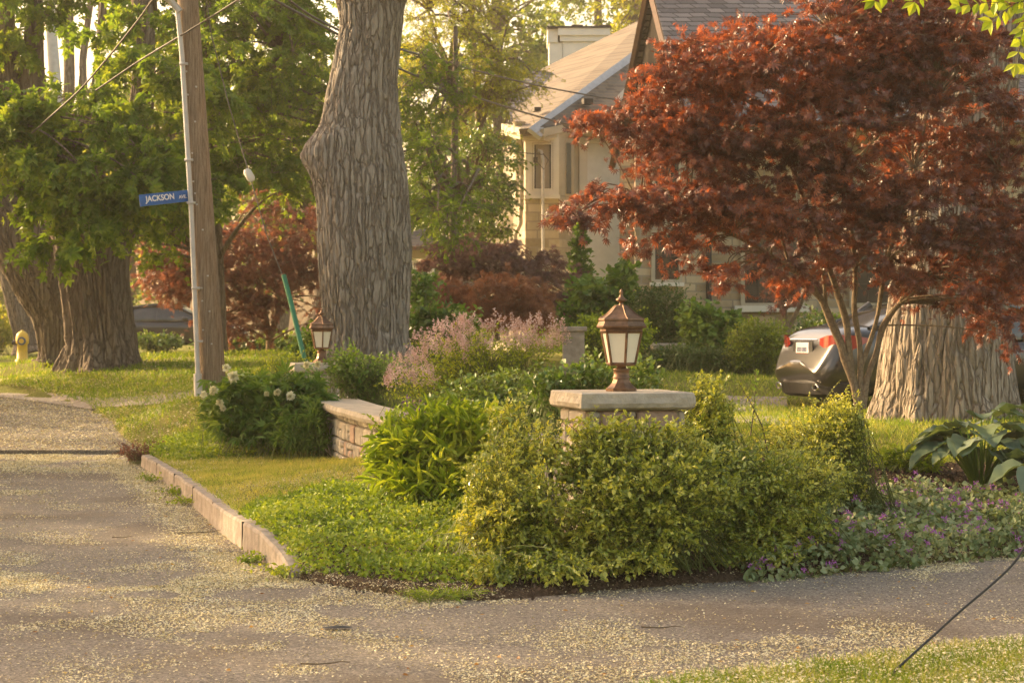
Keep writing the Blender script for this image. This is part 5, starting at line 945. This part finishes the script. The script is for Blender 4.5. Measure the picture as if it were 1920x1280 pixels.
def window(hh, x0, x1, y0, y1, d, bars=1, dref=None, jamb='creamwall', jw=6, rows_=0, blind=False):
    global D0; o = D0
    if dref: D0 = dref
    f = MB(); trimbox(f, x0 - jw, x0, y0 - jw, y1 + jw, d, .07); trimbox(f, x1, x1 + jw, y0 - jw, y1 + jw, d, .07); trimbox(f, x0, x1, y0 - jw, y0, d, .07); trimbox(f, x0, x1, y1, y1 + jw, d, .07)
    fr = hh.part('window', f, M[jamb]); g = MB(); trimbox(g, x0, x1, y0, y1, d + .02, .03); hh.part('pane', g, M['blind'] if blind else M['pane'], parent=None).parent = fr
    b_ = MB(); n = bars; w_ = (x1 - x0); e = 2.2
    for i in range(n + 1): xx = x0 + w_ * i / n; trimbox(b_, xx - e / 2 if 0 < i < n else (xx if i == 0 else xx - e), xx + e / 2 if 0 < i < n else (xx + e if i == 0 else xx), y0, y1, d, .045)
    for i in range(rows_ + 2): yy = y0 + (y1 - y0) * i / (rows_ + 1); trimbox(b_, x0, x1, yy - .8, yy + .8, d, .04)
    hh.part('glazing_bars', b_, M['dark']).parent = fr; D0 = o; return fr
window(h, 1002, 1033, 272, 354, 45.58, 1, blind=True, jamb='white', jw=3)
def part_window_angled():
    m = MB(); d = 46.05
    trimbox(m, 1058, 1076, 258, 368, d - .1, .05); h.part('window', m, M['creamwall']); m = MB(); trimbox(m, 1062, 1071, 266, 362, d - .13, .04); h.part('pane', m, M['pane'])
part_window_angled()
window(h, 935, 952, 290, 350, 47.6, 1, jw=4)
m = MB(); m.lathe([(.10, 0), (.10, 1.7), (.13, 1.75), (.13, 1.9), (.17, 1.95)], 14, (px2x(973, 46), 45.9, EYE + (HY - 445) / F * 46 + .7)); h.part('downpipe', m, M['creamwall'], True)
m = MB(); m.tube([at(965, 700, 45.5), at(965, 470, 45.5), at(966, 440, 45.5), at(976, 420, 45.4), at(978, 330, 45.4)], .05, 10, cap=True); h.part('downpipe', m, M['creamwall'], True)
m = MB(); m.tube([at(1019, 690, 45.4), at(1018, 400, 45.4), at(1018, 300, 45.4), at(1015, 284, 45.4), at(1008, 282, 45.4)], .035, 10, cap=True); h.part('service_mast', m, M['galv'], True)
m = MB(); m.box(at(1004, 300, 45.35), (.10, .1, .12)); m.tube([at(1018, 288, 45.3), at(1028, 300, 45.3), at(1020, 318, 45.3), at(1004, 300, 45.3)], .012, 5); h.part('service_bracket', m, M['wire'])
# eaves and roof
m = MB()
for a_, b_ in (((975, 244, 45.2), (1020, 246, 45.0)), ((1020, 246, 45.0), (1072, 234, 45.9)), ((1072, 234, 45.9), (1260, 238, 45.9)), ((940, 236, 47.5), (975, 244, 45.2))):
    p0, p1 = at(*a_), at(*b_); slab(m, [p0 + A([0, 0, -.13]), p1 + A([0, 0, -.13]), p1 + A([0, 0, .05]), p0 + A([0, 0, .05])], .12); slab(m, [p0 + A([0, .1, -.20]), p1 + A([0, .1, -.20]), p1 + A([0, .1, -.13]), p0 + A([0, .1, -.13])], .6)
h.part('gutter', m, M['creamwall'])
m = MB()
slab(m, [at(973, 243, 45.1), at(1003, 239, 45.0), at(1198, 92, 50.0), at(1216, 30, 54), at(1008, 133, 54), at(960, 215, 48.5)], .18)      # main roof plane left of the rake
slab(m, [at(1010, 240, 45.05), at(1072, 230, 45.8), at(1262, 232, 45.8), at(1262, 60, 50.5), at(1200, 104, 50.3)], .15)
h.part('roof', m, M['tan_roof'])
m = MB()
p0, p1 = at(992, 240, 44.85), at(1204, 84, 49.9)
for k_, (o0, o1, dd) in enumerate(((0, .20, 0), (.20, .33, .05), (-.0, .0, 0))):
    if o0 == o1: continue
    slab(m, [p0 + A([o0 * .8, dd, -o0 * .6]), p1 + A([o0 * .8, dd, -o0 * .6]), p1 + A([o1 * .8, dd, -o1 * .6]), p0 + A([o1 * .8, dd, -o1 * .6])], .10)
h.part('rake_board', m, M['galv'])
m = MB(); slab(m, [at(1150, 188, 46.2), at(1260, 175, 46.2), at(1260, 120, 46.2), at(1195, 140, 46.2)], .1); h.part('gable_wall', m, M['white'])
m = MB(); m.box(at(1101, 191, 46.3), (.22, .3, .12), R(10)); h.part('roof_vent', m, M['dark']); m = MB(); m.box(at(1006, 206, 46.3), (.16, .3, .09), R(10)); h.part('roof_vent', m, M['dark'])
slab_m = MB(); slab(slab_m, [at(958, 230, 49), at(1012, 190, 49.5), at(1052, 138, 52), at(1000, 133, 52), at(950, 180, 50)], .15); h.part('lower_roof', slab_m, M['shingle'])
ch = MB(); DC = 55.; zt = EYE + (HY - 52) / F * DC
x0, x1 = px2x(1050, DC), px2x(1140, DC)
def cbox(m, x0, x1, d0, dep, z0, z1): m.box(((x0 + x1) / 2, d0 + dep / 2, (z0 + z1) / 2), (x1 - x0, dep, z1 - z0), R(0))
cbox(ch, x0 + .08, x1 - .05, DC + .06, 1.3, zt - 2.4, zt - .38); cbox(ch, x0, x1, DC, 1.42, zt - .38, zt - .22); cbox(ch, x0 - .06, x1 + .06, DC - .06, 1.54, zt - .22, zt - .02)
cbox(ch, x0 - .30, x0 + .07, DC + .1, 1.2, zt - 2.6, zt - .4); cbox(ch, x0 - .34, x0 - .061, DC + .05, 1.3, zt - .4, zt - .03)
cho = h.part('chimney', ch, M['white']); m = MB(); cbox(m, x0 - .36, x1 + .1, DC - .1, 1.6, zt - .018, zt + .03); h.part('cap', m, M['dark']).parent = cho
for a_ in (.33, 1.1): m = MB(); cbox(m, x0 + a_, x0 + a_ + .32, DC + .4, .3, zt + .03, zt + .14); h.part('flue', m, M['redwood']).parent = cho
# porch glimpse behind the burl trunk
h = Thing('porch', 'pale columned porch glimpsed between the burl trunk and the plum maple', 'porch', basept(790, 50)); m = MB(); m.box(at(790, 476, 50) + A([0, .3, 0]), (.9, .8, .2)); h.part('beam', m, M['creamwall'])
for px in (776, 806): m = MB(); p = at(px, 480, 50); m.lathe([(.12, 0), (.11, p[2] - 1.1)], 14, (p[0], 50.1, 1.0)); h.part('column', m, M['white'], True)
m = MB(); slab(m, [at(740, 462, 49.5), at(830, 462, 49.5), at(812, 430, 51), at(750, 430, 51)], .1); h.part('roof', m, M['tan_roof'])
# ------------------------------------------------------------------ stone house
h = Thing('stone_house', 'buff stone house with grey shingle roof behind the red maple', 'house', basept(1400, 38)); D0 = 38.
def wq(m, x0, d0, x1, d1, ytop, ybot, th_=.3): return wallq(m, x0, d0, x1, d1, ytop, ybot, 0, th_)
m = MB(); wq(m, 1191, 38, 1330, 38, 236, 720); wq(m, 1191, 44.6, 1191, 38.3, 236, 720); h.part('wall', m, M['house_stone'])
m = MB(); wq(m, 1330, 38.9, 2500, 38.9, 130, 720); h.part('wall', m, M['house_stone'])
window(h, 1228, 1272, 440, 524, 37.99, 3, 38., 'creamwall', 7, 3); window(h, 1228, 1272, 290, 370, 37.99, 3, 38., 'creamwall', 7, 3)
window(h, 1396, 1500, 390, 568, 38.89, 4, 38.9, 'creamwall', 8, 4); window(h, 1600, 1680, 390, 568, 38.89, 3, 38.9, 'creamwall', 8, 4); window(h, 1930, 1990, 390, 520, 38.89, 3, 38.9, 'creamwall', 8, 4)
m = MB(); trimbox(m, 1376, 1516, 572, 584, 38.86, .16); h.part('sill', m, M['white']); m = MB(); trimbox(m, 1218, 1282, 530, 537, 37.95, .12); h.part('sill', m, M['white'])
m = MB(); m.tube([at(1329, 690, 37.9), at(1329, 500, 37.9), at(1329, 240, 37.9)], .055, 10, cap=True); h.part('downpipe', m, M['black'], True)
XR = 14; RA, RF, RB = A([2.85, 41.2, 8.75]), A([3.26, 37.4, 5.4]), A([2.29, 45.2, 5.3]); m = MB()
dx_ = A([XR, 0, 0])
def sh(p): return (XR, p[1], p[2])
slab(m, [RF, sh(RF), sh(RA), RA], .16); slab(m, [RB, sh(RB), sh(RA), RA], .16); h.part('roof', m, M['shingle'])
ins = A([.14, 0, -.18]); tri = A([RF + ins, RB + ins, RA + ins]); m = MB(); slab(m, tri, .10); h.part('gable_end', m, plain('gable_brown_shaded', (.012, .009, .007), .9, spec=.1))  # brown taken near black so the colour carries the shade on the gable
for p in (RF, RB):
    m = MB(); m.tube([p + A([-.02, 0, -.12]), RA + A([-.02, 0, -.12])], .075, 4); h.part('rake_board', m, M['redwood'])
# planters and stones glimpsed in the middle distance
th = Thing('stone_planter', 'small pale stone pier between the lilac and the near lantern', 'pier', basept(1076, 24)); p = at(1076, 640, 24); m = MB(); m.box((p[0], 24.2, p[2] - .25), (.26, .3, .75), 0, 0, .01); m.box((p[0], 24.2, p[2] + .15), (.32, .36, .06), 0, 0, .01); th.part('pier', m, M['concrete'])
th = MB(); th.box(at(1255, 650, 32.5), (.6, .4, .12), 0, 0, .03); tag(th.build('garden_ledge', M['capstone']), 'pale stone ledge above the clipped hedge', 'ledge')
# ------------------------------------------------------------------ cars
def car(loc, rz, paint, label, name='parked_sedan'):
    th = Thing(name, label, 'car', (0, 0, 0), 'parked cars'); th.o.name = name
    st = [-2.34, -2.30, -2.18, -1.95, -1.55, -1.1, -.5, .2, .8, 1.2, 1.7, 2.1, 2.28, 2.36]
    hw = [.62, .74, .83, .88, .90, .905, .905, .905, .905, .90, .88, .82, .72, .55]
    zb = [.52, .98, 1.03, 1.05, 1.02, .95, .93, .92, .93, .94, .87, .80, .70, .5]       # shoulder
    zt_ = [.56, 1.02, 1.10, 1.13, 1.12, 1.0, .96, .95, .98, 1.02, .96, .88, .74, .52]     # centre deck
    zl = [.36, .28, .24, .21, .20, .20, .20, .20, .20, .20, .20, .22, .28, .36]
    g = []
    for i, x in enumerate(st):
        w_, s_, c_, l_ = hw[i], zb[i], zt_[i], zl[i]; half = [(0, l_), (w_ * .7, l_), (w_ * .95, l_ + .05), (w_ * .99, l_ + (s_ - l_) * .35), (w_ * 1.0, l_ + (s_ - l_) * .62), (w_ * .985, l_ + (s_ - l_) * .84), (w_ * .93, s_), (w_ * .6, c_ - .012), (0, c_)]
        ox = lambda z: float(np.interp(z, [.2, .36, .48, .64, .72, .9, 1.12], [.02, -.06, -.13, -.12, -.01, .0, .13])) * (1 if i < 3 else (.5 if i == 3 else 0))
        g.append([(x + ox(z), -y, z) for y, z in half] + [(x + ox(z), y, z) for y, z in half[-2:0:-1]])
    ox_ = lambda z: float(np.interp(z, [.2, .36, .48, .64, .72, .9, 1.12], [.02, -.06, -.13, -.12, -.01, .0, .13])); cap_ = []
    for f_ in (.25, .55, .85):
        q_ = (A(g[0]) - A([0, 0, .70])) * A([1, f_, f_]) + A([0, 0, .70]); q_[:, 0] = [st[0] - .010 + ox_(z) for z in q_[:, 2]]; cap_.append(q_)
    g = [list(map(tuple, q_)) for q_ in cap_] + g
    m = MB(); m.grid(A(g), True); m.add(g[0], [list(range(16))[::-1]]); m.add(g[-1], [list(range(16))]); bo = th.part('body', m, M[paint], True)
    sb = bo.modifiers.new('s', 'SUBSURF'); sb.levels = sb.render_levels = 2
    gs = [(-1.78, .50, 1.06, .70), (-1.45, .58, 1.24, .78), (-1.0, .62, 1.40, .82), (-.45, .64, 1.455, .83), (.1, .63, 1.45, .83), (.45, .60, 1.36, .81), (.85, .55, 1.16, .78), (1.15, .52, 1.0, .72)]
    def green(sc, m, i0=0, i1=8, low=.92):
        g = []
        for x, wt, z, wb in gs[i0:i1]:
            half = [(wb * sc, low), (wb * sc, 1.0 if z > 1.02 else z - .02), ((wb * .35 + wt * .65) * sc, z - .10 * (z - .95)), (wt * sc * .93, z - .02), (0, z + .008)]; off = (sc - 1) * .8
            g.append([(x, -y, zz + (off if j > 2 else 0)) for j, (y, zz) in enumerate(half)] + [(x, y, zz + (off if j > 2 else 0)) for j, (y, zz) in list(enumerate(half))[-2::-1]])
        m.grid(A(g), False); return m
    gl = th.part('windows', green(1., MB()), M['pane'], True)
    m = MB(); rr = []
    for x, wt, z, wb in gs[2:6]: rr.append([(x, y, z + .022 - .03 * (abs(y) / wt) ** 4) for y in np.linspace(-wt * 1.0, wt * 1.0, 9)])
    m.grid(A(rr)); 
    for sy in (-1, 1):
        pl = [(x, sy * ((wb * .35 + wt * .65) * 1.01 if 0 < k < 7 else wb), z - .06 if 0 < k < 7 else z) for k, (x, wt, z, wb) in enumerate(gs)]; m.tube(pl, .035, 6)
        m.tube([(-.25, sy * .84, .93), (-.25, sy * .66, 1.42)], .03, 6); m.tube([(-1.45, sy * .86, .98), (-1.3, sy * .80, 1.15), (-1.0, sy * .70, 1.38)], .07, 6)
    th.part('roof', m, M[paint], True)
    for sx in (-1.38, 1.42):
        for sy in (-1, 1):
            m = MB(); c_ = A([sx, sy * .80, .325]); a = np.linspace(0, 2 * np.pi, 29)[:-1]
            def ring(r_, y_): return [c_ + A([math.cos(t) * r_, sy * y_, math.sin(t) * r_]) for t in a]
            m.grid(A([ring(.22, .09), ring(.30, .10), ring(.325, .07), ring(.325, -.10), ring(.20, -.11)]), True); w_ = th.part('wheel', m, M['rubber'], True)
            m = MB(); m.grid(A([ring(.225, .09), ring(.205, .07), ring(.2, .03)]), True); m.grid(A([ring(.045, .085), ring(.001, .09)]), True)
            for k in range(7):
                t = k * 2 * np.pi / 7; m.tube([c_ + A([math.cos(t) * .03, sy * .07, math.sin(t) * .03]), c_ + A([math.cos(t) * .215, sy * .085, math.sin(t) * .215])], .02, 5)
            th.part('rim', m, M['chrome'], True).parent = w_
            m = MB(); m.grid(A([ring(.36, .113), ring(.325, .112)]), True); th.part('wheel_arch', m, M['black'])
    for sy in (-1, 1):
        m = MB(); m.grid(A([[(-2.325, sy * .42, .86), (-2.325, sy * .42, .94)], [(-2.315, sy * .60, .79), (-2.315, sy * .60, .98)], [(-2.26, sy * .76, .76), (-2.24, sy * .76, .99)], [(-2.10, sy * .875, .80), (-2.08, sy * .865, .98)], [(-1.90, sy * .90, .90), (-1.90, sy * .895, .95)]]), False, flip=(sy < 0)); th.part('tail_light', m, M['redlens'], True)
        m = MB(); m.lathe([(.07, -.01), (.085, 0), (.07, .012), (.05, 0)], 20, (0, 0, 0), cap=False); v = m.v[0]; m.v[0] = np.stack([-2.44 + v[:, 2], v[:, 0] * 1.2 + sy * .52, v[:, 1] * .55 + .33], -1); th.part('exhaust', m, M['chrome'], True)
        m = MB(); m.box((.62, sy * .98, 1.0), (.16, .18, .12), 0, 0, .03); th.part('mirror', m, M[paint], True)
        m = MB(); m.grid(A([[(2.33, sy * .5, .62), (2.33, sy * .5, .70)], [(2.27, sy * .68, .64), (2.26, sy * .68, .76)], [(2.05, sy * .83, .70), (2.04, sy * .83, .78)]])); th.part('headlight', m, M['frost'])
    m = MB(); m.box((-2.352, 0, .80), (.02, .36, .18), 0, 0, .008); pl = th.part('number_plate', m, M['signwhite'])
    m = MB(); m.box((-2.364, 0, .745), (.006, .30, .025)); th.part('plate_band', m, M['redlens']).parent = pl
    m = MB()
    for k in range(7): m.box((-2.364, -.115 + k * .038 + (.01 if k > 3 else 0), .80), (.004, .022, .06))
    th.part('plate_marks', m, M['hydblue']).parent = pl
    m = MB(); m.box((-2.345, 0, .80), (.015, .56, .22), 0, 0, .01); th.part('plate_recess', m, M['black'])
    m = MB(); m.box((-2.338, 0, .925), (.02, .8, .022), 0, 0, .01); th.part('chrome_strip', m, M['chrome'])
    m = MB(); yy = np.linspace(-1, 1, 17); xx = -2.455 + .30 * np.abs(yy) ** 3.2; m.grid(A([[(a, b_ * .89, z_) for a, b_ in zip(xx + dx_, yy)] for z_, dx_ in ((.20, .10), (.24, .02), (.38, -.004), (.40, .03))])); th.part('lower_bumper', m, M['black'])
    th.o.location = loc; th.o.rotation_euler = (0, 0, rz); return th
x = px2x(1512, 25.5); yawc = R(18)
cxy = A([x, 25.5]) + rotz(yawc)[:2, :2] @ A([2.3, 0]); zc = EYE - (772 - HY) / F * 25.5
car((cxy[0], cxy[1], zc), yawc, 'paint', 'grey bronze sedan parked beyond the red maple, rear and licence plate towards the camera')
car((px2x(300, 60) + .3, 60, EYE - 42 * 60 / F), 0, 'paintdark', 'dark sedan parked far back behind the purple maple, seen side on')
# ------------------------------------------------------------------ twigs and dead leaves dropped on the pavement
rr_ = np.random.default_rng(77)
for i, (px, py, ln, lab) in enumerate(((380, 1000, .42, 'long thin dark twig lying near the kerb'), (610, 1248, .22, 'dark twig at the bottom edge of the driveway'), (430, 938, .2, 'short twig on the dark patch of driveway'), (1240, 1180, .2, 'pale twig in the blossom drift'), (230, 1010, .16, 'small twig on the left of the driveway'))):
    x, y = g0(px, py); a = rr_.uniform(-.5, .5); t = np.linspace(-.5, .5, 6); q = np.stack([x + t * ln * math.cos(a), y + t * ln * math.sin(a) + .01 * np.sin(t * 9), .012 + 0 * t + .008 * (t > .2)], -1); m = MB(); m.tube(q, np.linspace(.004, .002, 6), 5); tag(m.build('fallen_twig', M['twig'], smooth=True), lab, 'twig', 'twigs on the driveway')
m = MB(); x, y = g0(633, 1180); q = A([[(x + a * .07, y + b_ * .03, .012 + .012 * (1 - b_ * b_) * (1 - a * a)) for b_ in (-1, -.4, .4, 1)] for a in (-1, -.5, 0, .5, 1)]); m.grid(q); tag(m.build('dead_leaf', M['black'], smooth=True), 'small dark curled leaf lying alone on the driveway in the foreground', 'leaf')
dl = MB(); n = 260; x = rr_.uniform(-3, 3.5, n); y = rr_.uniform(8, 20, n); k = ground(x, y) < zp(x, y); x, y = x[k], y[k]; dl.leaves(OV, np.stack([x, y, zp(x, y) + .010], -1), randdir(len(x)) * A([1, 1, .1]), randdir(len(x), 1.5), .03); tag(dl.build('leaf_litter', leafm('dry_leaf', (.25, .11, .03), (.42, .24, .06), (.55, .40, .10))), 'scattered small yellow and brown leaf bits on the driveway', 'litter', kind='stuff')
# ------------------------------------------------------------------ trees outside the frame that shade the scene
def shade_tree(label, x, y, h, rad, seed, n=80):
    b = A([x, y, gh(x, y)]); th = Thing('maple_tree', label, 'tree', b, 'shade trees outside the view'); m = MB(); bark_tube(m, [b + A([0, 0, -.1]), b + A([.1, .1, h * .35]), b + A([0, 0, h * .8])], [.55, .42, .15], 24, .2, .04, 6, .12, .05, 7, seed); th.part('trunk', m, M['bark_far'], True)
    crown(th, [(x, y, h * .66, rad, rad, h * .3, 1), (x + 1, y - 1, h * .5, rad, rad, h * .16, .4)], n, 9, 1.2, 7, MAPLE, .24, M['mapleg'], [b + A([0, 0, h * .35]), b + A([0, 0, h * .6]), b + A([0, 0, h * .75])], seed, surf=.3)
SHADE = [(-12, 17.5, 8, 3.4, 300, 66), (-13, 25.5, 8, 3.6, 301, 110), (-16, 35, 9, 3.6, 302, 60), (-29, 58, 9, 3.8, 303, 50), (-23, 62, 10, 4, 304, 50)]
for i, (x, y, h_, rad, sd, n) in enumerate(SHADE): shade_tree(['shade maple left of the view, nearest the camera', 'shade maple left of the view, middle one', 'shade maple left of the view, third along the road', 'shade maple left of the view, fourth along the road', 'shade maple left of the view, farthest one'][i], x, y, h_, rad, sd, n)

# ------------------------------------------------------------------ warm evening haze
mb = MB(); mb.box((0, 60, 14), (260, 330, 34)); hz = mb.build('haze', bpy.data.materials.new('haze')); hz['kind'] = 'stuff'; hz['label'] = 'thin warm haze filling the air over the gardens'; hz['category'] = 'haze'
m_ = hz.data.materials[0]; m_.use_nodes = True; nt = m_.node_tree; nt.nodes.clear(); vo = nt.nodes.new('ShaderNodeVolumePrincipled'); ou = nt.nodes.new('ShaderNodeOutputMaterial'); nt.links.new(vo.outputs[0], ou.inputs['Volume'])
vo.inputs['Density'].default_value = .0007; vo.inputs['Color'].default_value = (1, .93, .80, 1); vo.inputs['Anisotropy'].default_value = .2
